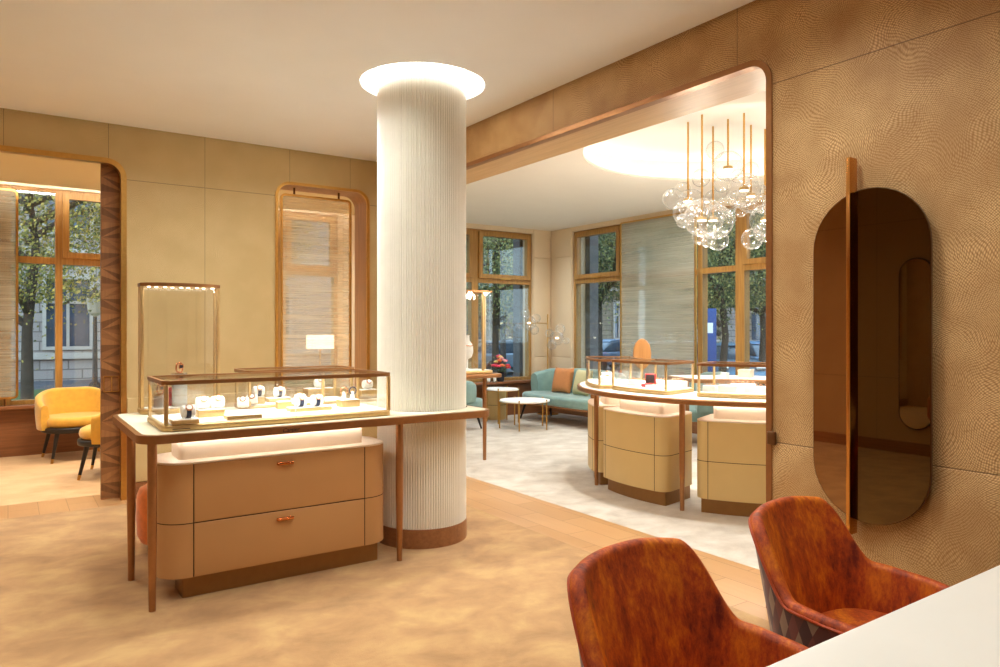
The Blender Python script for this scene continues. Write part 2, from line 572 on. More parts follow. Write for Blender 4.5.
class MB:
    def __init__(self):
        self.bm = bmesh.new()
        self.mi = 0

    def face(self, vs):
        try:
            f = self.bm.faces.new(vs)
            f.material_index = self.mi
            return f
        except ValueError:
            return None

    def plate(self, outer, w0, w1, holes=(), fn=lambda u, v, w: (u, v, w), cap0=True, cap1=True):
        if area2(outer) < 0:
            outer = outer[::-1]
        loops = [outer] + [h if area2(h) < 0 else h[::-1] for h in holes]
        flat = [p for L in loops for p in L]
        tris = tessellate_polygon([[Vector((p[0], p[1], 0)) for p in L] for L in loops])
        lo = [self.bm.verts.new(fn(p[0], p[1], w0)) for p in flat]
        hi = [self.bm.verts.new(fn(p[0], p[1], w1)) for p in flat]
        for t in tris:
            a, b, c = t
            ar = (flat[b][0] - flat[a][0]) * (flat[c][1] - flat[a][1]) - (flat[c][0] - flat[a][0]) * (flat[b][1] - flat[a][1])
            if abs(ar) < 1e-12:
                continue
            if ar < 0:
                b, c = c, b
            if cap1:
                self.face((hi[a], hi[b], hi[c]))
            if cap0:
                self.face((lo[a], lo[c], lo[b]))
        k = 0
        for L in loops:
            n = len(L)
            for i in range(n):
                a, b = k + i, k + (i + 1) % n
                self.face((lo[a], lo[b], hi[b], hi[a]))
            k += n
        return self

    def soft(self, outer, z0, z1, b=0.01, n=3, fn=lambda u, v, w: (u, v, w), bot=True):
        """prism with rounded top (and bottom) edges"""
        if area2(outer) < 0:
            outer = outer[::-1]
        levels = []
        if bot:
            for i in range(n + 1):
                t = i / n * PI / 2
                levels.append((b * (1 - math.sin(t)), z0 + b * (1 - math.cos(t))))
        else:
            levels.append((0, z0))
        for i in range(n + 1):
            t = i / n * PI / 2
            levels.append((b * (1 - math.cos(t)), z1 - b * (1 - math.sin(t))))
        rings = []
        for d, z in levels:
            pts = inset(outer, d) if d > 1e-6 else outer
            rings.append([self.bm.verts.new(fn(p[0], p[1], z)) for p in pts])
        m = len(outer)
        for a, c in zip(rings, rings[1:]):
            for i in range(m):
                self.face((a[i], a[(i + 1) % m], c[(i + 1) % m], c[i]))
        for ring, flip, d in ((rings[0], True, levels[0][0]), (rings[-1], False, levels[-1][0])):
            pts = inset(outer, d) if d > 1e-6 else outer
            for t in tessellate_polygon([[Vector((p[0], p[1], 0)) for p in pts]]):
                a_, b_, c_ = t
                ar = (pts[b_][0] - pts[a_][0]) * (pts[c_][1] - pts[a_][1]) - (pts[c_][0] - pts[a_][0]) * (pts[b_][1] - pts[a_][1])
                if abs(ar) < 1e-12:
                    continue
                if (ar < 0) != flip:
                    b_, c_ = c_, b_
                self.face((ring[a_], ring[b_], ring[c_]))
        return self

    def box(self, x0, x1, y0, y1, z0, z1, r=0.0):
        if r > 0:
            return self.soft(rrect(x0, x1, y0, y1, r, 3), z0, z1, min(r, (z1 - z0) * 0.49))
        return self.plate([(x0, y0), (x1, y0), (x1, y1), (x0, y1)], z0, z1)

    def lathe(self, prof, c=(0, 0, 0), n=32, axis='z', caps=True):
        c = Vector(c)
        rings = []
        for r, z in prof:
            ring = []
            for i in range(n):
                a = 2 * PI * i / n
                p = (r * math.cos(a), r * math.sin(a), z)
                if axis == 'x':
                    p = (p[2], p[0], p[1])
                elif axis == 'y':
                    p = (p[1], p[2], p[0])
                ring.append(self.bm.verts.new(c + Vector(p)))
            rings.append(ring)
        for a, b in zip(rings, rings[1:]):
            for i in range(n):
                self.face((a[i], a[(i + 1) % n], b[(i + 1) % n], b[i]))
        if caps:
            self.face(rings[0][::-1])
            self.face(rings[-1])
        return self

    def tube(self, pts, r, n=10, caps=True):
        pts = [Vector(p) for p in pts]
        rs = r if isinstance(r, (list, tuple)) else [r] * len(pts)
        rings = []
        up = Vector((0, 0, 1))
        prev = None
        for i, p in enumerate(pts):
            d = (pts[min(i + 1, len(pts) - 1)] - pts[max(i - 1, 0)]).normalized()
            if prev is None:
                s = d.cross(up)
                if s.length < 1e-3:
                    s = Vector((1, 0, 0))
            else:
                s = prev - d * prev.dot(d)
            s.normalize()
            prev = s
            t = d.cross(s)
            rings.append([self.bm.verts.new(p + (s * math.cos(2 * PI * k / n) + t * math.sin(2 * PI * k / n)) * rs[i]) for k in range(n)])
        for a, b in zip(rings, rings[1:]):
            for i in range(n):
                self.face((a[i], a[(i + 1) % n], b[(i + 1) % n], b[i]))
        if caps:
            self.face(rings[0][::-1])
            self.face(rings[-1])
        return self

    def ball(self, c, r, n=20, m=12, sz=1.0, z0=-1.0, z1=1.0):
        prof = []
        for i in range(m + 1):
            t = -PI / 2 + PI * i / m
            s = math.sin(t)
            if s < z0 - 1e-6 or s > z1 + 1e-6:
                continue
            prof.append((max(r * math.cos(t), r * 0.004), r * s * sz))
        return self.lathe(prof, c, n)

    def grid(self, P, closed_u=False, closed_v=False, uv=None):
        """P[i][j] -> point; quads between"""
        V = [[self.bm.verts.new(p) for p in row] for row in P]
        nu, nv = len(V), len(V[0])
        lay = self.bm.loops.layers.uv.verify() if uv else None
        for i in range(nu if closed_u else nu - 1):
            for j in range(nv if closed_v else nv - 1):
                i2, j2 = (i + 1) % nu, (j + 1) % nv
                f = self.face((V[i][j], V[i2][j], V[i2][j2], V[i][j2]))
                if f and uv:
                    for lp, (a, b) in zip(f.loops, ((i, j), (i2, j), (i2, j2), (i, j2))):
                        lp[lay].uv = uv[a][b]
        return V

    def build(self, name, mat, parent=None, smooth=35, world=True, label=None, stuff=False):
        bm = self.bm
        bmesh.ops.recalc_face_normals(bm, faces=bm.faces)
        off = Vector((0, 0, 0))
        if parent is not None and world:
            p = parent
            while p is not None:
                off += p.location
                p = p.parent
        if off.length:
            for v in bm.verts:
                v.co -= off
        me = bpy.data.meshes.new(name)
        bm.to_mesh(me)
        bm.free()
        for m_ in (mat if isinstance(mat, (list, tuple)) else [mat]):
            me.materials.append(M[m_] if isinstance(m_, str) else m_)
        if smooth:
            for p in me.polygons:
                p.use_smooth = True
            try:
                me.set_sharp_from_angle(angle=math.radians(smooth))
            except Exception:
                pass
        o = bpy.data.objects.new(name, me)
        COL.objects.link(o)
        if parent is not None:
            o.parent = parent
        if label:
            o['label'] = label
        if stuff:
            o['kind'] = 'stuff'
        return o


def thing(name, label, cat, loc=(0, 0, 0), rz=0.0, group=None):
    o = bpy.data.objects.new(name, None)
    COL.objects.link(o)
    o.empty_display_size = 0.1
    o.location = loc
    o.rotation_euler = (0, 0, rz)
    o['label'] = label
    o['category'] = cat
    if group:
        o['group'] = group
    return o


def tag(o, label, cat, group=None):
    o['label'] = label
    o['category'] = cat
    if group:
        o['group'] = group
    return o


def struct(name, mb, mat, parent=None, smooth=35):
    o = mb.build(name, mat, parent, smooth)
    if parent is None:
        o['kind'] = 'structure'
    return o


def dup(root, loc, rz=None, label=None, group=None):
    r = root.copy()
    COL.objects.link(r)
    r.location = loc
    if rz is not None:
        r.rotation_euler = (0, 0, rz)
    if label:
        r['label'] = label
    if group:
        r['group'] = group
    for ch in list(root.children):
        c = ch.copy()
        COL.objects.link(c)
        c.parent = r
        for g in list(ch.children):
            d = g.copy()
            COL.objects.link(d)
            d.parent = c
    return r


DV = Vector((math.sin(AZ), math.cos(AZ), 0))
RV = Vector((math.cos(AZ), -math.sin(AZ), 0))


def at(x, y, z):
    """the point at height z that the photograph shows at (x, y)"""
    v = DV + RV * ((x - 500) / FPX) + Vector((0, 0, 1)) * ((HORY - y) / FPX)
    p = Vector((0, 0, CAMH)) + v * ((z - CAMH) / v.z)
    p.z = z
    return p


def depth_at(x, y, D):
    return Vector((0, 0, CAMH)) + (DV + RV * ((x - 500) / FPX) + Vector((0, 0, 1)) * ((HORY - y) / FPX)) * D


# ------------------------------------------------------------------ setting: floors
YA, XB, XB2 = 7.06, 3.37, 3.77
struct('floor', MB().plate([(-2.3, -2.5), (3.22, -2.5), (3.22, 6.87), (-2.3, 6.87)], -0.1, 0), 'carpet1')
struct('floor', MB().plate([(3.22, -2.5), (3.86, -2.5), (3.86, 7.4), (-2.3, 7.4), (-2.3, 6.87), (3.22, 6.87)], -0.1, 0), 'planks')
struct('floor', MB().plate([(3.86, 1.0), (8.4, 1.0), (8.4, 10.5), (4.22, 10.5), (4.22, 7.4), (3.86, 7.4)], -0.1, 0), 'carpet2')
struct('floor', MB().plate([(-3.2, 7.4), (4.22, 7.4), (4.22, 10.5), (-3.2, 10.5)], -0.1, 0), 'carpet3')


def notch(u0, u1, v1, uo0, uo1, vo, r, v0=0.0):
    """wall outline with a doorway notch cut from the floor, rounded at its top"""
    p = [(u0, v0), (uo0, v0)]
    p += arch(uo0, uo1, vo, r, v0)
    p += [(uo1, v0), (u1, v0), (u1, v1), (u0, v1)]
    return p


def arch(a, b, top, r, v0=0.0, n=8):
    q = []
    for i in range(n + 1):
        t = PI - PI / 2 * i / n
        q.append((a + r + r * math.cos(t), top - r + r * math.sin(t)))
    for i in range(n + 1):
        t = PI / 2 - PI / 2 * i / n
        q.append((b - r + r * math.cos(t), top - r + r * math.sin(t)))
    return q


def arch_band(a, b, top, r, w, v0=0.0):
    """closed outline of a band of width w inside an arch opening (open at the floor)"""
    return [(a, v0)] + arch(a, b, top, r) + [(b, v0), (b - w, v0)] + arch(a + w, b - w, top - w, max(r - w, 0.005))[::-1] + [(a + w, v0)]


fnA = lambda u, v, w: (u, w, v)      # wall along X
fnB = lambda u, v, w: (w, u, v)      # wall along Y
WT = 3.42
OA = (-1.6, 0.83, 2.955, 0.13)       # doorway in the back wall
NI = (2.165, 3.165, 0.36, 2.965, 0.15)   # niche opening
OB = (2.335, 6.5, 2.967, 0.13)       # wide opening in the side wall
niche = rrect(NI[0], NI[1], NI[2], NI[3], NI[4], 8)
struct('wall_back', MB().plate(notch(-2.3, XB, WT, OA[0], OA[1], OA[2], OA[3]), YA, YA + 0.10, [niche], fnA), 'wallA')
struct('wall_back', MB().plate(notch(-3.2, XB, WT, OA[0], OA[1] + 0.04, OA[2] + 0.04, 0.05), YA + 0.19, YA + 0.34, [niche], fnA), 'cream')
struct('wall_back', MB().plate([(XB, YA), (4.3, YA), (4.3, YA + 0.34), (XB, YA + 0.34)], 0, WT), 'cream')
struct('wall_side', MB().plate(notch(-2.5, YA, WT, OB[0], OB[1], OB[2], OB[3]), XB, XB2, (), fnB), 'wallB')
# padded lower panels of the side wall and back wall (they stand proud of the wall)
struct('wall_side', MB().soft([(-2.45, 0.1), (2.332, 0.1), (2.332, 0.893), (-2.45, 0.893)], 0, 0.005, 0.004, 3, lambda u, v, w: (XB - w, u, v), False), 'wallB')
struct('baseboard_side', MB().plate([(XB - 0.03, -2.45), (XB, -2.45), (XB, 2.33), (XB - 0.03, 2.33)], 0, 0.1), 'oak_y')
struct('wall_back', MB().soft([(0.862, 0.142), (XB - 0.02, 0.142), (XB - 0.02, 0.893), (0.862, 0.893)], 0, 0.016, 0.012, 4, lambda u, v, w: (u, YA - w, v), False), 'wallA')
struct('baseboard_back', MB().plate([(0.86, YA - 0.02), (XB, YA - 0.02), (XB, YA), (0.86, YA)], 0, 0.14), 'oak_dark')
struct('wall_left', MB().plate([(-2.4, -2.5), (-2.3, -2.5), (-2.3, YA + 0.2), (-2.4, YA + 0.2)], 0, WT), 'wallL')
struct('baseboard_left', MB().plate([(-2.3, -2.5), (-2.275, -2.5), (-2.275, YA), (-2.3, YA)], 0, 0.14), 'oak_y')
struct('wall_front', MB().plate([(-2.4, -2.6), (XB2, -2.6), (XB2, -2.5), (-2.4, -2.5)], 0, WT), 'wallL')
# trims of the openings
struct('trim_1', MB().plate(arch_band(OA[0] - 0.03, OA[1] + 0.03, OA[2] + 0.03, 0.16, 0.045), YA - 0.016, YA + 0.06, (), fnA), 'brass')
struct('trim_2', MB().plate(arch_band(OB[0] - 0.006, OB[1] + 0.006, OB[2] + 0.006, 0.136, 0.034), XB - 0.012, XB + 0.05, (), fnB), 'bronze')
struct('trim_3', MB().plate(arch_band(OB[0], OB[1], OB[2], 0.13, 0.02), XB + 0.05, XB2 + 0.01, (), fnB), 'oak')
nb_in = rrect(NI[0] + 0.028, NI[1] - 0.028, NI[2] + 0.028, NI[3] - 0.028, NI[4] - 0.028, 8)
struct('trim_4', MB().plate(niche, YA - 0.014, YA + 0.02, [nb_in], fnA), 'brass')
nb_in2 = rrect(NI[0] + 0.018, NI[1] - 0.018, NI[2] + 0.018, NI[3] - 0.018, NI[4] - 0.018, 8)
struct('trim_5', MB().plate(niche, YA + 0.02, YA + 0.345, [nb_in2], fnA), 'oak_z')
# small latch block on the wide opening's trim
tag(MB().box(XB - 0.03, XB - 0.0125, 2.295, 2.345, 0.885, 0.955, 0.006).build('wall_latch', 'bronze_d'), 'small square bronze latch on the wide opening trim beside the oval mirror', 'latch')

# ------------------------------------------------------------------ ceilings
CX0, CY0 = 2.478, 4.607          # the fluted column
RX, RY = 6.05, 4.5               # centre of the round counter
ring1 = circ(2.497, 4.626, 0.453, 64)
struct('ceiling', MB().plate([(-2.28, -2.48), (3.335, -2.48), (3.335, 7.025), (-2.28, 7.025)], CZ, CZ + 0.03, [ring1]), 'ceil')
ring2 = circ(5.93, 4.52, 1.50, 96)
struct('ceiling', MB().plate([(XB2, 1.0), (8.3, 1.0), (8.3, 10.3), (4.25, 10.3), (4.25, 7.06), (XB2, 7.06)], CZ, CZ + 0.03, [ring2]), 'ceil_b')
struct('ceiling', MB().plate([(-3.2, 7.4), (4.15, 7.4), (4.15, 9.82), (-3.2, 9.82)], 3.165, 3.2), 'ceil_l')
struct('ceiling', MB().plate([(-3.4, -2.7), (8.6, -2.7), (8.6, 10.6), (-3.4, 10.6)], 3.72, 3.9), 'white')
for (cx, cy, r0, r1, h) in ((2.497, 4.626, 0.453, 0.50, 0.09), (5.93, 4.52, 1.50, 1.78, 0.26)):
    b = MB()
    b.plate(circ(cx, cy, r1 + 0.02, 96), CZ + 0.03, CZ + h + 0.03, [circ(cx, cy, r1, 96)])
    b.plate(circ(cx, cy, r1 + 0.02, 96), CZ + h + 0.03, CZ + h + 0.05)
    struct('ceiling', b, 'white')
struct('cove_light_1', MB().plate(circ(2.497, 4.626, 0.497, 96), CZ + 0.04, CZ + 0.075, [circ(2.497, 4.626, 0.487, 96)]), 'cove')  # hidden glowing LED ring that lights the column cove
struct('cove_light_2', MB().plate(circ(5.93, 4.52, 1.72, 96), CZ + 0.035, CZ + 0.07, [circ(5.93, 4.52, 1.68, 96)]), 'cove_b')  # hidden glowing LED ring that lights the round salon cove
struct('cove_light_3', MB().plate([(-3.1, 9.76), (4.1, 9.76), (4.1, 9.80), (-3.1, 9.80)], 3.205, 3.23), 'cove')  # hidden glowing LED strip above the small salon's ceiling edge
# header walls closing the ceiling voids
struct('wall_upper', MB().plate([(-3.4, 10.55), (8.6, 10.55), (8.6, 10.6), (-3.4, 10.6)], 3.3, 3.72), 'white')

# ------------------------------------------------------------------ fluted column
b = MB()
NF, SUB = 110, 6
prof = []
for i in range(NF * SUB):
    a = 2 * PI * i / (NF * SUB)
    ph = (i % SUB) / SUB
    prof.append((CX0 + (0.310 + 0.011 * abs(math.sin(PI * ph)) ** 0.7) * math.cos(a), CY0 + (0.310 + 0.011 * abs(math.sin(PI * ph)) ** 0.7) * math.sin(a)))
col_o = None
vs0 = [b.bm.verts.new((p[0], p[1], 0.13)) for p in prof]
vs1 = [b.bm.verts.new((p[0], p[1], CZ + 0.1)) for p in prof]
for i in range(len(prof)):
    j = (i + 1) % len(prof)
    b.face((vs0[i], vs0[j], vs1[j], vs1[i]))
col_o = struct('column', b, 'ivory', None, 60)
MB().plate(circ(CX0, CY0, 0.325, 96), 0, 0.13).build('column_base', 'oak_y', col_o)

# ------------------------------------------------------------------ facade walls with windows
YF, XF = 10.22, 8.15
ZS, ZT, ZTR = 0.60, 3.2, 2.36


def hole(a, b):
    return [(a, ZS), (b, ZS), (b, ZT), (a, ZT)]


holesA = [(-1.9, 1.9), (3.0, 4.08), (5.3, 7.73)]
holesB = [(5.0, 9.62), (1.6, 4.4)]
struct('wall_facade', MB().plate([(-3.2, 0), (4.22, 0), (4.22, 3.5), (-3.2, 3.5)], YF, YF + 0.3, [hole(*h) for h in holesA[:2]], fnA), 'cream')
struct('wall_facade', MB().plate([(4.22, 0), (XF + 0.3, 0), (XF + 0.3, 3.5), (4.22, 3.5)], YF, YF + 0.3, [hole(*h) for h in holesA[2:]], fnA), 'cream')
struct('wall_street', MB().plate([(0.9, 0), (YF, 0), (YF, 3.5), (0.9, 3.5)], XF, XF + 0.3, [hole(*h) for h in holesB], fnB), 'cream')
struct('wall_partition', MB().plate([(4.15, YA + 0.34), (4.3, YA + 0.34), (4.3, YF), (4.15, YF)], 0, WT), 'cream')
struct('wall_salon', MB().plate([(-3.3, YA), (-3.2, YA), (-3.2, YF + 0.1), (-3.3, YF + 0.1)], 0, WT), 'cream')
struct('wall_near', MB().plate([(XB2, 0.9), (XF + 0.3, 0.9), (XF + 0.3, 1.0), (XB2, 1.0)], 0, WT), 'cream')
# wainscot and sills
struct('trim_9', MB().plate([(-3.2, YF - 0.03), (4.15, YF - 0.03), (4.15, YF), (-3.2, YF)], 0, 0.56), 'oak_dark')
struct('trim_10', MB().plate([(4.3, YF - 0.03), (XF, YF - 0.03), (XF, YF), (4.3, YF)], 0, 0.56), 'oak_dark')
struct('trim_11', MB().plate([(XF - 0.03, 1.0), (XF, 1.0), (XF, YF - 0.03), (XF - 0.03, YF - 0.03)], 0, 0.56), 'oak_y')
struct('trim_12', MB().box(-3.2, 4.15, YF - 0.14, YF + 0.12, 0.56, 0.6, 0.006), 'oak_dark')
struct('trim_13', MB().box(4.3, XF, YF - 0.14, YF + 0.12, 0.56, 0.6, 0.006), 'oak_dark')
struct('trim_14', MB().box(XF - 0.14, XF + 0.12, 1.0, YF - 0.14, 0.56, 0.6, 0.006), 'oak_y')
# seam lines of the cream corner panels
WN = [0]


def window(fn, a, b, bars, casements, depth0):
    """one window opening: frame with mullions and transom, casement frames and panes"""
    WN[0] += 1
    fr = MB()
    fr.mi = 0
    w0, w1 = depth0 + 0.04, depth0 + 0.16
    fr.plate([(a, ZS), (b, ZS), (b, ZT), (a, ZT)], w0, w1, [[(a + 0.05, ZS + 0.05), (b - 0.05, ZS + 0.05), (b - 0.05, ZT - 0.04), (a + 0.05, ZT - 0.04)]], fn)
    edges = [a + 0.05] + [q for p in bars for q in p] + [b - 0.05]
    for p in bars:
        fr.plate([(p[0], ZS + 0.05), (p[1], ZS + 0.05), (p[1], ZT - 0.04), (p[0], ZT - 0.04)], w0, w1, (), fn)
    spans = [(edges[i], edges[i + 1]) for i in range(0, len(edges), 2)]
    for s in spans:
        fr.plate([(s[0], 2.29), (s[1], 2.29), (s[1], 2.37), (s[0], 2.37)], w0, w1, (), fn)
    root = fr.build('window_%d' % WN[0], 'win_wood')
    root['kind'] = 'structure'
    for i, s in enumerate(spans):
        for (z0, z1) in ((ZS + 0.05, 2.29), (2.37, ZT - 0.04)):
            q0, q1, y0, y1 = s[0], s[1], z0, z1
            if i in casements and z0 > 2:
                c = MB()
                k = 0.07
                c.plate([(q0, y0), (q1, y0), (q1, y1), (q0, y1)], depth0 + 0.0, depth0 + 0.08, [[(q0 + k, y0 + k), (q1 - k, y0 + k), (q1 - k, y1 - k), (q0 + k, y1 - k)]], fn)
                cs = c.build('casement', 'win_wood', root)
                h = MB()
                h.plate([((q0 + q1) / 2 - 0.1, y0 - 0.012), ((q0 + q1) / 2 + 0.1, y0 - 0.012), ((q0 + q1) / 2 + 0.1, y0 + 0.012), ((q0 + q1) / 2 - 0.1, y0 + 0.012)], depth0 - 0.012, depth0, (), fn)
                h.build('hinge_bar', 'brass', cs)
                q0 += k; q1 -= k; y0 += k; y1 -= k
            g = MB()
            g.plate([(q0, y0), (q1, y0), (q1, y1), (q0, y1)], depth0 + 0.05, depth0 + 0.058, (), fn)
            g.build('pane', 'pane', root, 0)
    return root


window(fnA, -1.9, 1.9, ((-0.78, -0.6), (-0.2, 0.03), (0.475, 0.55)), (3,), YF)
window(fnA, 3.0, 4.08, ((3.2, 3.3),), (1,), YF)
window(fnA, 5.3, 7.73, ((5.75, 5.9), (6.47, 6.6)), (1, 2), YF)
window(fnB, 5.0, 9.62, ((6.1, 6.24), (6.81, 6.89), (8.35, 8.46)), (0, 3), XF)
window(fnB, 1.6, 4.4, ((2.9, 3.05),), (), XF)
# dark stone piers outside the corner panes
struct('wall_outer', MB().plate([(7.66, YF + 0.3), (XF + 0.5, YF + 0.3), (XF + 0.5, YF + 0.5), (7.66, YF + 0.5)], -0.4, 4.2), simple('dark_stone', rgb(78, 76, 78), 0.6, 0, 0.2, 9))
struct('wall_outer', MB().plate([(XF + 0.3, 9.5), (XF + 0.5, 9.5), (XF + 0.5, YF + 0.3), (XF + 0.3, YF + 0.3)], -0.4, 4.2), simple('dark_stone', rgb(96, 92, 92), 0.6, 0, 0.2, 9))
# cream corner panel cladding: upholstered panels meeting in the corner
for nm, f, a, c in (('wall_facade', lambda u, v, w: (u, YF - w, v), 7.75, XF - 0.02), ('wall_street', lambda u, v, w: (XF - w, u, v), 9.64, YF - 0.02)):
    for z0, z1 in ((0.605, 0.995), (1.0, 2.775), (2.78, 3.275)):
        struct(nm, MB().soft([(a, z0), (c, z0), (c, z1), (a, z1)], 0, 0.018, 0.01, 3, f, False), 'cream')

# ------------------------------------------------------------------ pocket door with fan marquetry at the doorway
door = MB().plate([(0.672, YA + 0.105), (1.6, YA + 0.105), (1.6, YA + 0.15), (0.672, YA + 0.15)], 0.005, 3.1).build('door_1', 'mq2')
door['kind'] = 'structure'
m = MB()
xa, xb, HH = 0.674, 0.87, 0.27
for k in range(24):
    zl = 0.01 + k * HH / 2          # apex k sits on alternate edges; its fan opens towards the other edge
    ox, ex = (xa, xb) if k % 2 else (xb, xa)
    for i in range(4):
        m.mi = (i * 2 + k) % 3
        m.plate([(ox, zl), (ex, zl - HH / 2 + HH * i / 4), (ex, zl - HH / 2 + HH * (i + 1) / 4)], YA + 0.1005, YA + 0.105, (), fnA)
m.build('marquetry_face', ['mq1', 'mq2', 'mq3'], door, 0)
hd = MB()
hd.plate([(0.69, 0.945), (0.815, 0.945), (0.815, 1.085), (0.69, 1.085)], YA + 0.088, YA + 0.1, [[(0.697, 0.952), (0.75, 0.952), (0.75, 1.078), (0.697, 1.078)], [(0.758, 0.952), (0.808, 0.952), (0.808, 1.078), (0.758, 1.078)]], fnA)
hd.build('handle', 'brass', door)

# ------------------------------------------------------------------ hanging woven-glass screens


def screen(label, fn, a, b, z0, z1, w, mat, pins, r=0.05, loc=None, group=None, foot=None):
    t = thing('glass_screen', label, 'screen', loc, 0, group)
    out = rrect(a, b, z0, z1, r, 6)
    MB().plate(out, w - 0.014, w + 0.014, [inset(out, 0.024)], fn).build('frame', 'brass', t)
    MB().plate(inset(out, 0.022), w - 0.005, w + 0.005, (), fn).build('woven_pane', mat, t, 0)
    for u, za, zb in pins:
        MB().tube([fn(u, za, w), fn(u, zb, w)], 0.011, 8).build('support_pin', 'bronze_d', t)
    return t


screen('tall framed woven glass screen hung in the rounded wall niche', fnA, 2.275, 3.04, 0.42, 2.88, YA + 0.19, 'woven',
       ((2.42, 2.87, 2.955), (2.9, 2.87, 2.955)), 0.05, (2.65, YA + 0.19, 0.42))
screen('framed woven glass screen before the window beside the yellow armchairs', fnA, -1.15, 0.1, 0.68, 3.14, YF - 0.06, 'woven2',
       ((-0.8, 0.60, 0.69), (-0.03, 0.60, 0.69)), 0.05, (-0.5, YF - 0.06, 0.6))
screen('large woven glass screen before the salon window behind the bubble chandelier', fnB, 6.83, 8.36, 0.68, 3.2, XF - 0.06, 'woven2',
       ((7.1, 0.60, 0.69), (8.1, 0.60, 0.69)), 0.03, (XF - 0.06, 7.6, 0.6))

# ------------------------------------------------------------------ long display counter by the column
TZ = 0.935


def counter_top(t, outline, holes=(), z=TZ, inlay='top_leather'):
    b = MB()
    b.soft(outline, z - 0.046, z, 0.012, 3) if not holes else b.plate(outline, z - 0.046, z - 0.001, holes)
    b.build('edge_band', 'bronze', t)
    MB().plate(inset(outline, 0.028), z - 0.002, z + 0.0015, [inset(h, -0.002) for h in holes]).build('top_inlay', inlay, t)


def leg(t, x, y, z1, r0=0.018, r1=0.024):
    MB().lathe([(r0, 0), (r0, 0.02), (r1, z1 * 0.5), (r1, z1)], (x, y, 0), 20).build('leg', 'bronze', t)


t = thing('display_counter', 'long bronze-edged display counter built around the white fluted column', 'counter', (1.7, 4.75, 0))
colhole = circ(CX0, CY0, 0.327, 64)
counter_top(t, rrect(0.562, 2.815, 4.14, 5.4, 0.13, 8), [colhole])
for x, y in ((0.632, 4.185), (2.092, 4.195), (0.607, 4.775), (2.092, 5.3)):
    leg(t, x, y, TZ - 0.045)
# small engraved plaque on the front edge
pq = MB().box(1.25, 1.47, 4.1365, 4.1405, TZ - 0.04, TZ - 0.008).build('plaque', 'bronze', t)


def lettering(text, size, loc, rot, mat, parent, depth=0.0008, shear=0.35, name='lettering'):
    cu = bpy.data.curves.new(name, 'FONT')
    cu.body = text
    cu.size = size
    cu.align_x = 'CENTER'
    cu.align_y = 'CENTER'
    cu.extrude = depth
    cu.shear = shear
    tmp = bpy.data.objects.new('tmp', cu)
    COL.objects.link(tmp)
    bpy.context.view_layer.update()
    me = bpy.data.meshes.new_from_object(tmp.evaluated_get(bpy.context.evaluated_depsgraph_get()))
    bpy.data.objects.remove(tmp)
    me.materials.clear()
    me.materials.append(M[mat] if isinstance(mat, str) else mat)
    o = bpy.data.objects.new(name, me)
    COL.objects.link(o)
    off = Vector((0, 0, 0))
    p = parent
    while p is not None:
        off += p.location
        p = p.parent
    o.parent = parent
    o.location = Vector(loc) - off
    o.rotation_euler = rot
    return o


lettering('Cartier', 0.034, (1.36, 4.1355, TZ - 0.024), (PI / 2, 0, 0), 'dark', pq)

# the drawer cabinet under it
def cabinet(t, outline, z0, z1, mat, plinth, neck, neck_z1, mid):
    MB().plate(outline, z0, z1 - 0.012).build('body', mat, t)
    MB().soft(inset(outline, -0.001), z1 - 0.012, z1, 0.005, 2).build('top_panel', 'cabtop', t)
    MB().plate(plinth, 0, z0).build('plinth', 'plinth', t)
    MB().plate(neck, z1, neck_z1).build('neck', 'cabtop', t)
    MB().plate(inset(neck, -0.03), neck_z1 - 0.008, neck_z1 - 0.001, [inset(neck, -0.012)]).build('light_strip', 'led', t, 0)
    MB().plate(inset(outline, -0.0006), mid - 0.0025, mid + 0.0025).build('joint_line', 'gap', t)


t = thing('drawer_cabinet', 'tan two-drawer cabinet with rounded ends under the long display counter', 'cabinet', (1.35, 4.6, 0))
co = rrect(0.675, 2.05, 4.232, 4.66, 0.15, 10)
cabinet(t, co, 0.125, 0.763, 'cab', rrect(0.80, 1.985, 4.29, 4.5, 0.01, 2), rrect(0.79, 1.90, 4.33, 4.58, 0.03, 5), TZ - 0.046, 0.425)
for z0, z1 in ((0.129, 0.421), (0.429, 0.75)):
    dr = MB().box(0.852, 1.862, 4.2285, 4.25, z0, z1, 0.004).build('drawer', 'cab', t)
    zc = z1 - 0.045 if z0 > 0.3 else z1 - 0.045
    h = MB()
    h.soft(rrect(1.305, 1.405, zc - 0.008, zc + 0.010, 0.006, 4), 0, 0.022, 0.005, 3, lambda u, v, w: (u, 4.2285 - w, v))
    h.build('drawer_pull', 'copper', dr)
for x in (0.848, 1.866):
    MB().box(x - 0.0025, x + 0.0025, 4.2312, 4.24, 0.127, 0.751).build('joint_line', 'gap', t)


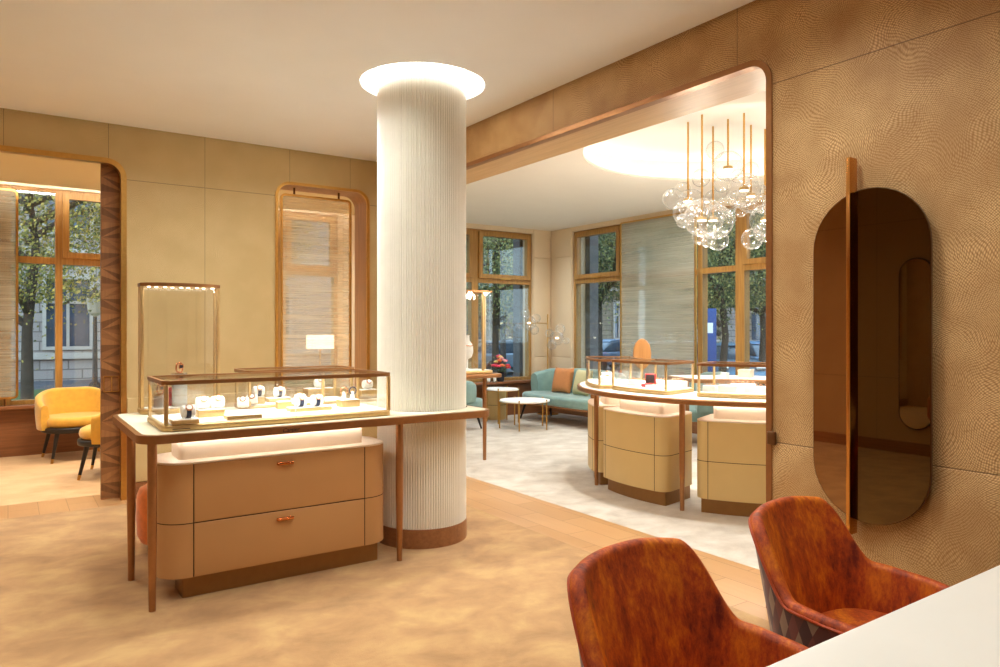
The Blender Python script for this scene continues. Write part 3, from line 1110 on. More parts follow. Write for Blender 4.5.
# ------------------------------------------------------------------ glass showcases
def showcase(name, label, outline, z0, z1, posts, cat='showcase', group=None, base_h=0.036, lamp_k=0.8, lamp_p=1.0):
    cx = sum(p[0] for p in outline) / len(outline)
    cy = sum(p[1] for p in outline) / len(outline)
    t = thing(name, label, cat, (cx, cy, z0), 0, group)
    MB().soft(outline, z0, z0 + base_h, 0.010, 3).build('base', 'gold', t)
    MB().plate(inset(outline, 0.02), z0 + base_h - 0.004, z0 + base_h + 0.004).build('base_pad', 'linen', t)
    io = inset(outline, 0.006)
    MB().plate(io, z0 + base_h - 0.002, z1 - 0.02, [inset(io, 0.005)]).build('glass_wall', 'glass', t, 60)
    fr = MB()
    fr.plate(outline, z1 - 0.022, z1, [inset(outline, 0.02)])
    fr.build('top_frame', 'bronze', t)
    MB().plate(inset(outline, 0.008), z1 - 0.012, z1 - 0.004).build('glass_top', 'glass_top', t, 0)
    # the showcase's own lighting, hidden under its top frame
    xs, ys = [p[0] for p in outline], [p[1] for p in outline]
    la = bpy.data.lights.new('showcase_light', 'AREA')
    la.shape = 'RECTANGLE'
    dx, dy = (max(xs) - min(xs)) * lamp_k, (max(ys) - min(ys)) * lamp_k
    la.size, la.size_y = dx, dy
    la.energy = 4.6 * abs(area2(outline)) * lamp_p
    la.color = (1.0, 0.97, 0.90)
    lo = bpy.data.objects.new('showcase_light', la)
    COL.objects.link(lo)
    lo.location = (cx, cy, z1 - 0.028)
    for (x, y, r) in posts:
        MB().box(x - r, x + r, y - r, y + r, z0 + base_h, z1 - 0.02, 0.004).build('post', 'gold', t)
    return t


CT = 1.216
fo = rrect(0.69, 2.065, 4.235, 4.80, 0.055, 6)
t = showcase('showcase', 'long low glass showcase full of watches at the front of the long counter', fo, TZ + 0.002, CT,
             ((0.705, 4.75, 0.009), (0.712, 4.258, 0.011), (2.043, 4.258, 0.011), (2.05, 4.77, 0.009), (1.8, 4.786, 0.009)))
MB().box(1.4265, 1.4285, 4.2385, 4.248, TZ + 0.03, CT - 0.02).build('glass_joint', 'steel', t)
MB().box(0.74, 0.83, 4.2325, 4.2365, TZ + 0.014, TZ + 0.018).build('lock_slot', 'gap', t)
bo = rrect(1.335, 2.13, 4.98, 5.35, 0.05, 6)
showcase('showcase', 'second low glass showcase at the back of the long counter before the niche', bo, TZ + 0.002, CT,
         ((1.36, 5.0, 0.009), (2.1, 5.0, 0.009), (1.36, 5.33, 0.009), (2.1, 5.33, 0.009)))
# tall showcase with bowed front
tp = [(0.715, 5.22)] + [(0.715 + 0.505 * i / 16, 5.22 - 0.11 * math.sin(PI * i / 16) ** 0.6) for i in range(1, 16)] + [(1.22, 5.22), (1.22, 5.335), (0.715, 5.335)]
tt = showcase('showcase', 'tall bow-fronted glass showcase rising at the back corner of the long counter', tp, TZ + 0.002, 1.805,
              ((0.728, 5.225, 0.011), (1.207, 5.225, 0.011), (0.728, 5.322, 0.009), (1.207, 5.322, 0.009)))
MB().plate(inset(tp, 0.022), 1.784, 1.79).build('canopy_panel', 'gold', tt)
for i in range(9):
    MB().lathe([(0.010, 0), (0.010, 0.006)], (0.77 + i * 0.05, 5.235 + 0.03 * (i % 2), 1.777), 10).build('spot_lens', 'bulb', tt)

# ------------------------------------------------------------------ watches, cushions and trays
def make_cushion(x, y, z, rz, label, group, w=0.074, r=0.034):
    t = thing('watch_cushion', label, 'watch cushion', (x, y, z), rz, group)
    MB().lathe([(r * 0.8, -w / 2), (r, -w / 2 + 0.006), (r, w / 2 - 0.006), (r * 0.8, w / 2)], (0, 0, r), 20, 'x').build('pad', 'linen', t, 35, False)
    return t


def make_watch(x, y, z, rz, label, strap, group, r=0.0345):
    t = thing('wristwatch', label, 'watch', (x, y, z), rz, group)
    b = MB()
    b.lathe([(r, -0.012), (r + 0.003, -0.012), (r + 0.003, 0.012), (r, 0.012), (r, -0.012)], (0, 0, r), 24, 'x', False)
    b.build('strap', strap, t, 35, False)
    a = math.radians(38)
    c = Vector((0, -(r + 0.003) * math.cos(a), r + (r + 0.003) * math.sin(a)))
    n = Vector((0, -math.cos(a), math.sin(a)))
    cs = MB()
    cs.tube([c, c + n * 0.008], 0.020, 18)
    case = cs.build('case', 'rose', t, 35, False)
    d = MB()
    d.tube([c + n * 0.008, c + n * 0.0086], 0.0155, 18)
    d.build('dial', 'linen', case, 35, False)
    return t


def tray(px, py, w, d, h, label, zs, group=None):
    p = at(px, py, zs)
    t = thing('display_tray', label, 'display tray', (p.x, p.y + d / 2, zs), 0, group)
    b = MB()
    b.box(-w / 2, w / 2, -d / 2, d / 2, 0, h - 0.003, 0.003)
    b.build('tray_body', 'gold', t, 35, False)
    MB().box(-w / 2 + 0.002, w / 2 - 0.002, -d / 2 + 0.002, d / 2 - 0.002, h - 0.004, h, 0.0015).build('tray_pad', 'linen', t, 35, False)
    return (p.x, p.y + d / 2, zs + h, w, d)


ZC = TZ + 0.002 + 0.036 + 0.004 + 0.0005
GW, GC, GT = 'watches in the long low showcase', 'watch cushions in the long low showcase', 'display trays in the long low showcase'
T1 = tray(186, 424, 0.14, 0.10, 0.025, 'small white-topped tray at the corner post end of the long showcase, carrying one blue-strapped watch', ZC, GT)
T2 = tray(212, 417, 0.15, 0.10, 0.045, 'white-topped gold tray carrying two cream-cushioned watches near the corner post end', ZC, GT)
T3 = tray(245, 419, 0.20, 0.09, 0.024, 'long low empty tray left of the pane joint of the long showcase', ZC, GT)
T4 = tray(285, 409, 0.09, 0.06, 0.05, 'tall narrow gold block just left of the pane joint of the long showcase', ZC, GT)
T5 = tray(312, 411, 0.27, 0.10, 0.025, 'widest low tray right of the pane joint, carrying two dark-strapped watches', ZC, GT)
T6 = tray(351, 407, 0.13, 0.10, 0.05, 'square gold block by the column end of the long showcase, carrying two rings', ZC, GT)
T7 = tray(280, 402, 0.16, 0.10, 0.03, 'gold tray at the rear of the long showcase carrying one white-cushioned watch', ZC, GT)
T9 = tray(260, 404, 0.07, 0.07, 0.05, 'small gold cube in the middle rear of the long showcase under a blue watch', ZC, GT)


def on(T, dx, label_w, label_c, strap, dy=0.0, rz=0.0):
    x, y, z = T[0] + dx, T[1] + dy, T[2] + 0.0005
    make_cushion(x, y, z + 0.0035, rz, label_c, GC)
    make_watch(x, y, z + 0.003, rz, label_w, strap, GW)


on(T1, 0.02, 'navy-strapped watch on the small tray nearest the front corner post', 'cream roll on the small tray nearest the front corner post', 'navy')
on(T2, -0.042, 'white-strapped watch on the two-watch cream tray, on its corner post side', 'cream roll on the two-watch cream tray, on its corner post side', 'linen')
on(T2, 0.042, 'white-strapped watch on the two-watch cream tray, on its column side', 'cream roll on the two-watch cream tray, on its column side', 'linen')
on(T9, 0.0, 'blue-strapped watch raised on the small gold cube', 'white roll on the small gold cube', 'navy')
on(T7, 0.01, 'dark blue watch on the single-watch tray at the rear of the showcase', 'white roll on the single-watch tray at the rear', 'navy')
on(T5, -0.055, 'navy watch on the widest tray, nearer the pane joint', 'white roll on the widest tray, nearer the pane joint', 'navy', 0.01)
on(T5, 0.045, 'navy watch on the widest tray, nearer the column', 'white roll on the widest tray, nearer the column', 'navy', -0.01)
for px, py, lw, lc in ((243, 408, 'cream-strapped watch on the showcase floor behind the empty tray', 'cream roll on the showcase floor behind the empty tray'),
                       (252, 405, 'cream-strapped watch on the showcase floor beside the small gold cube', 'cream roll on the showcase floor beside the small gold cube'),
                       (300, 404, 'brown-strapped watch standing right of the pane joint behind the widest tray', 'white roll right of the pane joint behind the widest tray')):
    p = at(px, py, ZC)
    on((p.x, p.y, ZC), 0, lw, lc, 'linen' if px < 290 else 'brown', 0, -0.3)


def ring_stand(x, y, z, label, group, dark=True):
    t = thing('ring_stand', label, 'ring stand', (x, y, z), 0, group)
    MB().lathe([(0.016, 0), (0.014, 0.02), (0.008, 0.05)], (0, 0, 0), 16).build('cone', 'linen', t, 35, False)
    r = MB()
    pts = [(0.024 * math.cos(a), -0.004, 0.055 + 0.024 * math.sin(a)) for a in [2 * PI * i / 20 for i in range(21)]]
    r.tube(pts, 0.004, 8)
    r.build('ring_band', 'navy' if dark else 'rose', t, 35, False)
    return t


ring_stand(T6[0] - 0.03, T6[1], T6[2] + 0.0005, 'ring stand with a rose gold band on the square block, nearer the pane joint', 'ring stands by the column', False)
ring_stand(T6[0] + 0.032, T6[1], T6[2] + 0.0005, 'ring stand with a dark band on the square block, nearer the column', 'ring stands by the column', True)
# in the rear low showcase
T10 = tray(322, 396, 0.22, 0.12, 0.06, 'pale raised tray in the rear low showcase under a white watch', ZC)
on(T10, 0.0, 'white watch raised high in the rear low showcase', 'white roll raised high in the rear low showcase', 'linen')
T11 = tray(370, 396, 0.14, 0.10, 0.05, 'pale tray at the column end of the rear low showcase', ZC)
on(T11, 0.0, 'white-strapped watch at the column end of the rear low showcase', 'white roll at the column end of the rear low showcase', 'linen')


# in the tall showcase
def pedestal(x, y, h, r, label, mat, zt=ZC):
    t = thing('watch_pedestal', label, 'pedestal', (x, y, zt), 0, 'pedestals in the tall showcase')
    MB().lathe([(r, 0), (r, h - 0.008)], (0, 0, 0), 28).build('drum', mat, t, 35, False)
    MB().lathe([(r * 1.04, h - 0.008), (r * 1.04, h)], (0, 0, 0), 28).build('drum_top', 'steel', t, 35, False)
    return t


def bangle_watch(x, y, z, label, rz=0.2):
    t = thing('wristwatch', label, 'watch', (x, y, z), rz, 'watches on the pedestals of the tall showcase')
    s = MB()
    pts = [(0.022 * math.cos(a), 0, 0.034 + 0.034 * math.sin(a)) for a in [2 * PI * i / 20 for i in range(21)]]
    s.tube(pts, 0.006, 8)
    s.build('bracelet', 'rose', t, 35, False)
    c = MB()
    c.box(-0.016, 0.016, -0.032, -0.020, 0.026, 0.06, 0.004)
    cs = c.build('case', 'rose', t, 35, False)
    MB().box(-0.011, 0.011, -0.0335, -0.032, 0.032, 0.054, 0.0005).build('dial', 'dark', cs, 35, False)
    return t


pedestal(0.96, 5.24, 0.225, 0.048, 'tall slim grey pedestal in the tall showcase, holding its watch highest', 'grey')
bangle_watch(0.96, 5.24, ZC + 0.2255, 'rose gold watch on the tall pedestal, the highest item in the tall showcase')
pedestal(0.84, 5.235, 0.085, 0.04, 'short grey drum pedestal in the tall showcase', 'grey')
bangle_watch(0.84, 5.235, ZC + 0.0855, 'small watch on the short grey drum in the tall showcase')
t = thing('jewellery_box', 'upright red jewellery box standing in the tall showcase beside the grey drum', 'box', (0.905, 5.285, ZC))
MB().box(-0.022, 0.022, -0.02, 0.02, 0, 0.10, 0.004).build('box_body', 'red', t, 35, False)
MB().box(-0.023, 0.023, -0.021, 0.021, 0.10, 0.125, 0.004).build('lid', 'red', t, 35, False)

# ------------------------------------------------------------------ orange drum stool behind the counter
t = thing('drum_stool', 'orange velvet drum stool tucked behind the tan drawer cabinet', 'stool', (0.925, 5.32, 0))
MB().lathe([(0.15, 0.06), (0.19, 0.07), (0.215, 0.12), (0.22, 0.24), (0.215, 0.38), (0.20, 0.425), (0.16, 0.445), (0.02, 0.45)], (0, 0, 0), 40).build('seat', 'orange', t, 60, False)
MB().lathe([(0.15, 0), (0.15, 0.06)], (0, 0, 0), 32).build('base', 'black', t, 35, False)

# ------------------------------------------------------------------ shell-shaped seats
def shell(a, b, n, hfun, z0, lean, th, mats, name, t, th0=118, seg=72, flare=1.0, patch=None, outer=True, zb_in=None):
    """U-shaped upholstered back wrapped round the seat; local +y is the back, open towards -y"""
    def foot(th_, k):
        s, c = math.sin(th_), math.cos(th_)
        e = 2 / n
        return Vector((a * k * math.copysign(abs(s) ** e, s), b * k * math.copysign(abs(c) ** e, c), 0))
    inner, outr, uvs, rail = [], [], [], []
    for i in range(seg + 1):
        th_ = math.radians(-th0 + 2 * th0 * i / seg)
        h = hfun(abs(math.degrees(th_)))
        f = foot(th_, 1.0)
        nrm = foot(th_ + 0.01, 1.0) - foot(th_ - 0.01, 1.0)
        nrm = Vector((-nrm.y, nrm.x, 0)).normalized()
        if nrm.dot(f) < 0:
            nrm = -nrm
        L = lambda q: nrm * (lean * q * q * flare) + Vector((0, lean * 0.5 * q * max(0, math.cos(th_)), 0))
        ro, ri, ruv = [], [], []
        m = 12
        for j in range(m + 1):
            q = j / m
            z = z0 + (h - th / 2 - z0) * q
            bul = 0.012 * math.sin(PI * q)
            ro.append(f + nrm * (bul) + L((z - z0) / 0.45) + Vector((0, 0, z)))
            ruv.append((i / seg * (2.2 * th0 / 118), z))
        ri = []
        top = []
        for j in range(1, 8):
            ang = PI * j / 8
            top.append(f - nrm * (th / 2) + nrm * (th / 2 * math.cos(ang)) + L((h - th / 2 - z0) / 0.45) + Vector((0, 0, h - th / 2 + th / 2 * math.sin(ang))))
        for j in range(m, -1, -1):
            q = j / m
            z = z0 + (h - th / 2 - z0) * q
            ri.append(f - nrm * (th + 0.02 * (1 - q)) + L((z - z0) / 0.45) + Vector((0, 0, z)))
        outr.append(ro)
        inner.append([ro[-1]] + top + ri)
        uvs.append(ruv)
        rail.append(ro[-1] + nrm * 0.002)
    bo_ = MB()
    if patch:
        bo_.grid(outr, uv=uvs)
        os_ = bo_.build('outer_shell', patch, t, 60, False)
        bi = MB()
        V = bi.grid(inner)
        # close the two arm fronts
        for row, orow in ((inner[0], outr[0]), (inner[-1], outr[-1])):
            pts = orow + row[1:]
            vs = [bi.bm.verts.new(p) for p in pts]
            k = len(vs)
            for q in range(k // 2 - 1):
                bi.face((vs[q], vs[q + 1], vs[k - 2 - q], vs[k - 1 - q]))
        o = bi.build(name, mats, t, 60, False)
        MB().tube(rail, 0.005, 6).build('piping', 'piping', t, 60, False)
        return o
    full = [orow + row[1:] for row, orow in zip(inner, outr)]
    bo_.grid(full)
    for row in (full[0], full[-1]):
        vs = [bo_.bm.verts.new(p) for p in row]
        k = len(vs)
        for q in range(k // 2 - 1):
            bo_.face((vs[q], vs[q + 1], vs[k - 2 - q], vs[k - 1 - q]))
    return bo_.build(name, mats, t, 60, False)


def smooth(x, a, b):
    x = min(1, max(0, (x - a) / (b - a)))
    return x * x * (3 - 2 * x)


def sup(a, b, n, m=64):
    pts = []
    for i in range(m):
        th_ = 2 * PI * i / m
        s, c = math.sin(th_), math.cos(th_)
        pts.append((a * math.copysign(abs(s) ** (2 / n), s), b * math.copysign(abs(c) ** (2 / n), c)))
    return pts[::-1]


def rust_chair(loc, rz, label):
    t = thing('barrel_chair', label, 'armchair', loc, rz, 'rust velvet chairs at the white table')
    hf = lambda d: 0.836 - 0.02 * smooth(d, 0, 40) - 0.235 * smooth(d, 31, 70) - 0.03 * smooth(d, 68, 118)
    shell(0.34, 0.30, 2.8, hf, 0.30, 0.055, 0.05, 'velvet', 'backrest', t, 132, 96, 1.0, 'harle')
    MB().soft(sup(0.282, 0.262, 2.8), 0.31, 0.42, 0.045, 5).build('seat', 'velvet', t, 60, False)
    MB().plate(sup(0.30, 0.28, 2.7), 0.28, 0.33).build('seat_base', 'harle', t, 35, False)
    for sx, sy in ((-1, -1), (1, -1), (-1, 1), (1, 1)):
        MB().tube([(sx * 0.20, sy * 0.18, 0.29), (sx * 0.25, sy * 0.23, 0)], [0.02, 0.011], 14).build('leg', 'black', t, 35, False)
    return t


rust_chair((1.60, 1.245, 0), 0.10, 'rust velvet barrel chair at the white table, further from the oval mirror')
rust_chair((2.515, 1.315, 0), 0.10, 'rust velvet barrel chair at the white table, in front of the oval mirror')

t = thing('white_table', 'white tabletop with thin edge in front of the rust velvet chairs', 'table', (2.1, 0.5, 0))
MB().soft(rrect(0.9, 3.28, -0.15, 0.978, 0.02, 4), 0.722, 0.75, 0.004, 2).build('tabletop', 'white_top', t)
for x in (1.2, 3.0):
    MB().box(x - 0.05, x + 0.05, 0.15, 0.7, 0, 0.722, 0.01).build('leg', 'bronze', t)


# ------------------------------------------------------------------ yellow armchairs in the small salon
def yellow_chair(loc, rz, label):
    t = thing('tub_armchair', label, 'armchair', loc, rz, 'yellow tub armchairs')
    hf = lambda d: 0.80 - 0.06 * smooth(d, 20, 80) - 0.10 * smooth(d, 70, 112)
    shell(0.39, 0.35, 2.4, hf, 0.36, 0.03, 0.075, 'yellow', 'backrest', t, 112, 72)
    MB().soft(sup(0.335, 0.33, 2.4), 0.385, 0.50, 0.05, 5).build('seat_cushion', 'yellow', t, 60, False)
    MB().soft(sup(0.355, 0.345, 2.4), 0.325, 0.385, 0.015, 3).build('seat_base', 'black', t, 35, False)
    for sx, sy in ((-1, -1), (1, -1), (-1, 1), (1, 1)):
        lg = MB()
        lg.tube([(sx * 0.23, sy * 0.22, 0.335), (sx * 0.285, sy * 0.275, 0.05)], [0.024, 0.015], 14)
        l_ = lg.build('leg', 'black', t, 35, False)
        MB().tube([(sx * 0.285, sy * 0.275, 0.05), (sx * 0.295, sy * 0.285, 0)], [0.016, 0.013], 14).build('leg_tip', 'brass', l_, 35, False)
    return t


yellow_chair((0.66, 9.70, 0), 0.12, 'yellow tub armchair standing by the window sill with its back to the glass')
yellow_chair((0.93, 8.42, 0), -1.85, 'yellow tub armchair half hidden by the marquetry door edge, seen from its side')

# table lamp glowing behind the niche screen
t = thing('table_lamp', 'table lamp with a pale rectangular shade glowing behind the niche screen', 'lamp', (3.42, 9.2, 0))
sd = MB()
sd.plate(rrect(3.27, 3.57, 9.05, 9.35, 0.05, 5), 1.24, 1.42, [inset(rrect(3.27, 3.57, 9.05, 9.35, 0.05, 5), 0.006)])
sh = t_sh = NT('lamp_shade_fabric')
_e = sh.new('Emission'); _e.inputs[0].default_value = (1, 0.8, 0.5, 1); _e.inputs[1].default_value = 2.2
sh.link(_e.outputs[0], sh.out.inputs[0])
sd.build('lamp_shade', sh.m, t)
MB().tube([(3.42, 9.2, 0.62), (3.42, 9.2, 1.3)], 0.012, 10).build('stem', 'brass', t)
MB().lathe([(0.11, 0.602), (0.11, 0.615), (0.02, 0.625)], (3.42, 9.2, 0), 28).build('base', 'brass', t)
t = thing('lamp_table', 'small round side table under the glowing lamp behind the niche screen', 'side table', (3.42, 9.2, 0))
MB().lathe([(0.22, 0.58), (0.22, 0.6)], (3.42, 9.2, 0), 36).build('tabletop', 'oak_dark', t)
MB().lathe([(0.16, 0), (0.16, 0.015), (0.015, 0.03), (0.015, 0.58)], (3.42, 9.2, 0), 28).build('stand', 'brass', t)

# ------------------------------------------------------------------ round counter of the salon
RO, RI = 1.66, 0.93
t = thing('ring_counter', 'curved ring-shaped display counter under the bubble chandelier', 'counter', (RX, RY, 0))
counter_top(t, arc_poly(RX, RY, RI, RO, 112, 430, 72, 0.08), inlay='linen')
for deg in (127, 154.8, 198, 226, 255, 290, 335, 22, 62):
    a = math.radians(deg)
    leg(t, RX + 1.53 * math.cos(a), RY + 1.53 * math.sin(a), TZ - 0.045)

for i, (a0, a1, lab) in enumerate(((122, 156.5, 'gold-beige curved cabinet at the far end of the ring counter, nearest the teal sofa'),
                                   (160.5, 193, 'gold-beige curved cabinet in the middle of the ring counter between two legs'),
                                   (202, 236, 'gold-beige curved cabinet of the ring counter beside the wide opening trim'),
                                   (262, 330, 'gold-beige curved cabinet on the hidden side of the ring counter'))):
    if i == 3:
        continue
    am = math.radians((a0 + a1) / 2)
    t = thing('curved_cabinet', lab, 'cabinet', (RX + 1.25 * math.cos(am), RY + 1.25 * math.sin(am), 0), 0, 'cabinets of the ring counter')
    cabinet(t, arc_poly(RX, RY, 1.02, 1.55, a0, a1, 20, 0.10), 0.125, 0.763, 'cab2', arc_poly(RX, RY, 1.07, 1.49, a0 + 1.5, a1 - 1.5, 20, 0.01),
            arc_poly(RX, RY, 1.12, 1.42, a0 + 4.5, a1 - 4.5, 20, 0.04), TZ - 0.046, 0.43)
    for aj in (a0 + 4.2, a1 - 4.2):
        j = math.radians(aj)
        e = 0.0022
        MB().plate([(RX + 1.5 * math.cos(j) - e * math.sin(j) * -1, RY + 1.5 * math.sin(j) - e * math.cos(j)),
                    (RX + 1.551 * math.cos(j) + e * math.sin(j), RY + 1.551 * math.sin(j) - e * math.cos(j)),
                    (RX + 1.551 * math.cos(j) - e * math.sin(j), RY + 1.551 * math.sin(j) + e * math.cos(j)),
                    (RX + 1.5 * math.cos(j) - e * math.sin(j), RY + 1.5 * math.sin(j) + e * math.cos(j))], 0.127, 0.75).build('joint_line', 'gap', t)


def pol(r, deg):
    return (RX + r * math.cos(math.radians(deg)), RY + r * math.sin(math.radians(deg)))


GS = 'curved showcases on the ring counter'
for a0, a1, lab, r0_, r1_ in ((130, 161.5, 'curved glass showcase at the sofa end of the ring counter', 1.1, 1.575),
                    (163, 192, 'curved glass showcase in the middle of the ring counter with the open red box', 0.99, 1.48),
                    (201, 236, 'curved glass showcase of the ring counter cut off by the wide opening trim', 0.99, 1.45)):
    pst = [pol(r, d) + (0.009,) for r in (r0_ + 0.02, r1_ - 0.02) for d in (a0 + 1.1, a1 - 1.1)]
    showcase('showcase', lab, arc_poly(RX, RY, r0_, r1_, a0, a1, 22, 0.045), TZ + 0.002, CT, pst, 'showcase', GS, lamp_k=0.5)
ZR = ZC


def pad(r, deg, w, d, h, label, group='white display pads on the ring counter', tilt=True):
    x, y = pol(r, deg)
    t = thing('display_pad', label, 'display pad', (x, y, ZR), math.radians(deg + 90), group)
    b = MB()
    b.soft(rrect(-w / 2, w / 2, -d / 2, d / 2, 0.012, 3), 0, h, 0.005, 2)
    b.build('pad_body', 'linen', t, 35, False)
    r_ = MB()
    for k in range(5):
        xx = -w / 2 + w * (k + 0.5) / 5
        pts = [(xx + 0.010 * math.cos(a), 0, h + 0.009 + 0.010 * math.sin(a)) for a in [2 * PI * i / 14 for i in range(15)]]
        r_.tube(pts, 0.0022, 6)
    r_.build('ring_row', 'rose', t, 35, False)


for r, dg, w, d, h, lab in ((1.28, 169, 0.15, 0.10, 0.05, 'white ring pad nearest the sofa end of the middle curved showcase'),
                            (1.15, 176, 0.20, 0.10, 0.055, 'white ring pad behind the open red box'),
                            (1.31, 182.5, 0.20, 0.09, 0.022, 'low white ring pad in front of the open red box'),
                            (1.12, 186.5, 0.14, 0.10, 0.06, 'white ring pad at the corner post end of the middle curved showcase'),
                            (1.40, 151, 0.18, 0.12, 0.06, 'white ring pad in the showcase at the sofa end'),
                            (1.36, 140, 0.16, 0.10, 0.08, 'tall white ring pad deep in the showcase at the sofa end'),
                            (1.30, 211, 0.16, 0.12, 0.055, 'white ring pad near the middle of the cut-off curved showcase'),
                            (1.16, 216, 0.20, 0.10, 0.06, 'white ring pad at the back of the cut-off curved showcase'),
                            (1.30, 220.5, 0.20, 0.11, 0.05, 'white ring pad close to the opening trim in the cut-off curved showcase'),
                            (1.30, 204.5, 0.11, 0.09, 0.05, 'plain white block at the corner of the cut-off curved showcase')):
    pad(r, dg, w, d, h, lab)
# open red ring box
x, y = pol(1.29, 177)
t = thing('ring_box', 'open red ring box with dark lining in the middle curved showcase', 'box', (x, y, ZR + 0.0), math.radians(-70))
MB().box(-0.05, 0.05, -0.045, 0.045, 0, 0.028, 0.005).build('box_base', 'red', t, 35, False)
lid = MB().box(-0.05, 0.05, 0.045, 0.062, 0.018, 0.115, 0.005).build('lid', 'red', t, 35, False)
MB().box(-0.042, 0.042, 0.0435, 0.0455, 0.028, 0.108, 0.0005).build('lid_lining', 'dark', lid, 35, False)


# white-box sign shapes on the far counter
def small_box(px, py, D, w, d, h, label, mat):
    p = depth_at(px, py, D)
    t = thing('gift_box', label, 'box', (p.x, p.y, TZ + 0.003), 0.4, 'small boxes on the far side of the ring counter')
    MB().box(-w / 2, w / 2, -d / 2, d / 2, 0, h * 0.7, 0.004).build('box_body', mat, t, 35, False)
    MB().box(-w / 2 - 0.003, w / 2 + 0.003, -d / 2 - 0.003, d / 2 + 0.003, h * 0.7, h, 0.004).build('lid', mat, t, 35, False)


x, y = pol(1.28, 45)
small_box(746, 376, (Vector((x, y, 0)).dot(DV)), 0.19, 0.14, 0.09, 'beige gift box on the far side of the ring counter', 'cabtop')
x, y = pol(1.28, 58)
small_box(725, 376, (Vector((x, y, 0)).dot(DV)) - 0.25, 0.09, 0.07, 0.065, 'small white gift box on the far side of the ring counter', 'linen')
# counter mirror seen from behind
p = depth_at(642, 377, 7.93)
t = thing('counter_mirror', 'oval counter mirror with a tan wooden back, behind the middle curved showcase', 'mirror', (p.x, p.y, TZ + 0.003), -AZ)
MB().lathe([(0.09, 0), (0.09, 0.012), (0.014, 0.02), (0.014, 0.12)], (0, 0, 0), 28).build('stand', 'brass', t, 35, False)
egg = [(0.10 * math.cos(2 * PI * i / 40), 0.285 + 0.17 * math.sin(2 * PI * i / 40)) for i in range(40)]
MB().soft(egg, -0.012, 0.012, 0.008, 3, lambda u, v, w: (u, w, v)).build('mirror_back', 'tan_wood', t, 60, False)
MB().plate(inset(egg, 0.012), 0.0122, 0.0128, (), lambda u, v, w: (u, w, v)).build('mirror_glass', 'steel', t, 0, False)


# ------------------------------------------------------------------ teal sofa, cushions and chairs
def teal_seat(name, label, cat, loc, rz, a, b, hb, hs, wseg, group=None):
    t = thing(name, label, cat, loc, rz, group)
    hf = lambda d: hb - 0.02 * smooth(d, 0, 40) - 0.05 * smooth(d, 50, 84) - 0.05 * smooth(d, 84, 104)
    shell(a, b, 2.5, hf, hs - 0.03, 0.05, 0.14, 'teal', 'backrest', t, 97, 72)
    st = sup(a - 0.03, b + 0.02, 3.6)
    st = [(x, y - 0.06) for x, y in st]
    MB().soft(st, hs - 0.16, hs, 0.05, 5).build('seat', 'teal', t, 60, False)
    MB().plate(inset(st, 0.03), hs - 0.185, hs - 0.155).build('seat_frame', 'oak_y', t, 35, False)
    for sx, sy in ((-1, -1), (1, -1), (-1, 1), (1, 1)):
        MB().tube([(sx * (a - 0.17), sy * (b - 0.14) - 0.06, hs - 0.18), (sx * (a - 0.11), sy * (b - 0.07) - 0.06, 0)], [0.024, 0.013], 12).build('leg', 'black', t, 35, False)
    return t


teal_seat('sofa', 'teal velvet sofa with a wrap-round back by the corner windows', 'sofa', (7.46, 8.78, 0), -PI / 2, 1.02, 0.40, 0.85, 0.45, 2)


def cushion(x, y, z, s, label, mat, rz, lean):
    t = MB()
    N = 14
    P = []
    for sgn in (1, -1):
        rows = []
        for i in range(N + 1):
            row = []
            for j in range(N + 1):
                u, v = -1 + 2 * i / N, -1 + 2 * j / N
                k = max(0, (1 - u ** 4)) * max(0, (1 - v ** 4))
                pin = 1 - 0.06 * (1 - abs(u * v))
                row.append(Vector((u * s / 2 * (1 - 0.05 * (1 - v * v) * abs(u)), sgn * 0.075 * k ** 0.5, v * s / 2 * (1 - 0.05 * (1 - u * u) * abs(v)))))
            rows.append(row)
        t.grid(rows)
    bmesh.ops.remove_doubles(t.bm, verts=t.bm.verts, dist=0.0005)
    o = t.build('cushion', mat, None, 60)
    o.location = (x, y, z + s / 2)
    o.rotation_euler = (lean, 0, rz)
    tag(o, label, 'cushion', 'scatter cushions on the sofa')
    return o


cushion(7.52, 9.12, 0.448, 0.42, 'terracotta patterned cushion leaning on the teal sofa back', 'cush1', -PI / 2 + 0.12, -0.24)
cushion(7.50, 8.60, 0.448, 0.41, 'plain olive-beige cushion leaning on the teal sofa back', 'cush2', -PI / 2 - 0.1, -0.24)
teal_seat('lounge_chair', 'teal velvet lounge chair half hidden behind the fluted column', 'armchair', (5.45, 9.2, 0), PI / 2 + 0.35, 0.40, 0.36, 0.82, 0.46, 1, 'teal lounge chairs')
teal_seat('lounge_chair', 'teal velvet lounge chair beyond the ring counter, between two curved showcases', 'armchair', (7.55, 6.40, 0), -2.2, 0.40, 0.36, 0.93, 0.46, 1, 'teal lounge chairs')


# ------------------------------------------------------------------ small tables
def round_table(x, y, r, h, label, n=4, a0=0.2):
    t = thing('coffee_table', label, 'table', (x, y, 0), 0, 'round white tables by the sofa')
    MB().lathe([(r - 0.004, h - 0.022), (r, h - 0.02), (r, h - 0.003), (r - 0.004, h), (0.001, h)], (0, 0, 0), 56).build('tabletop', 'white_top', t, 35, False)
    MB().lathe([(r - 0.02, h - 0.034), (r - 0.02, h - 0.022), (r - 0.035, h - 0.022), (r - 0.035, h - 0.034), (r - 0.02, h - 0.034)], (0, 0, 0), 48, 'z', False).build('rim', 'brass', t, 35, False)
    for k in range(n):
        a = a0 + 2 * PI * k / n
        MB().tube([((r - 0.006) * math.cos(a), (r - 0.006) * math.sin(a), 0), ((r - 0.006) * math.cos(a), (r - 0.006) * math.sin(a), h + 0.018)], 0.011, 10).build('leg', 'brass', t, 35, False)
    return t


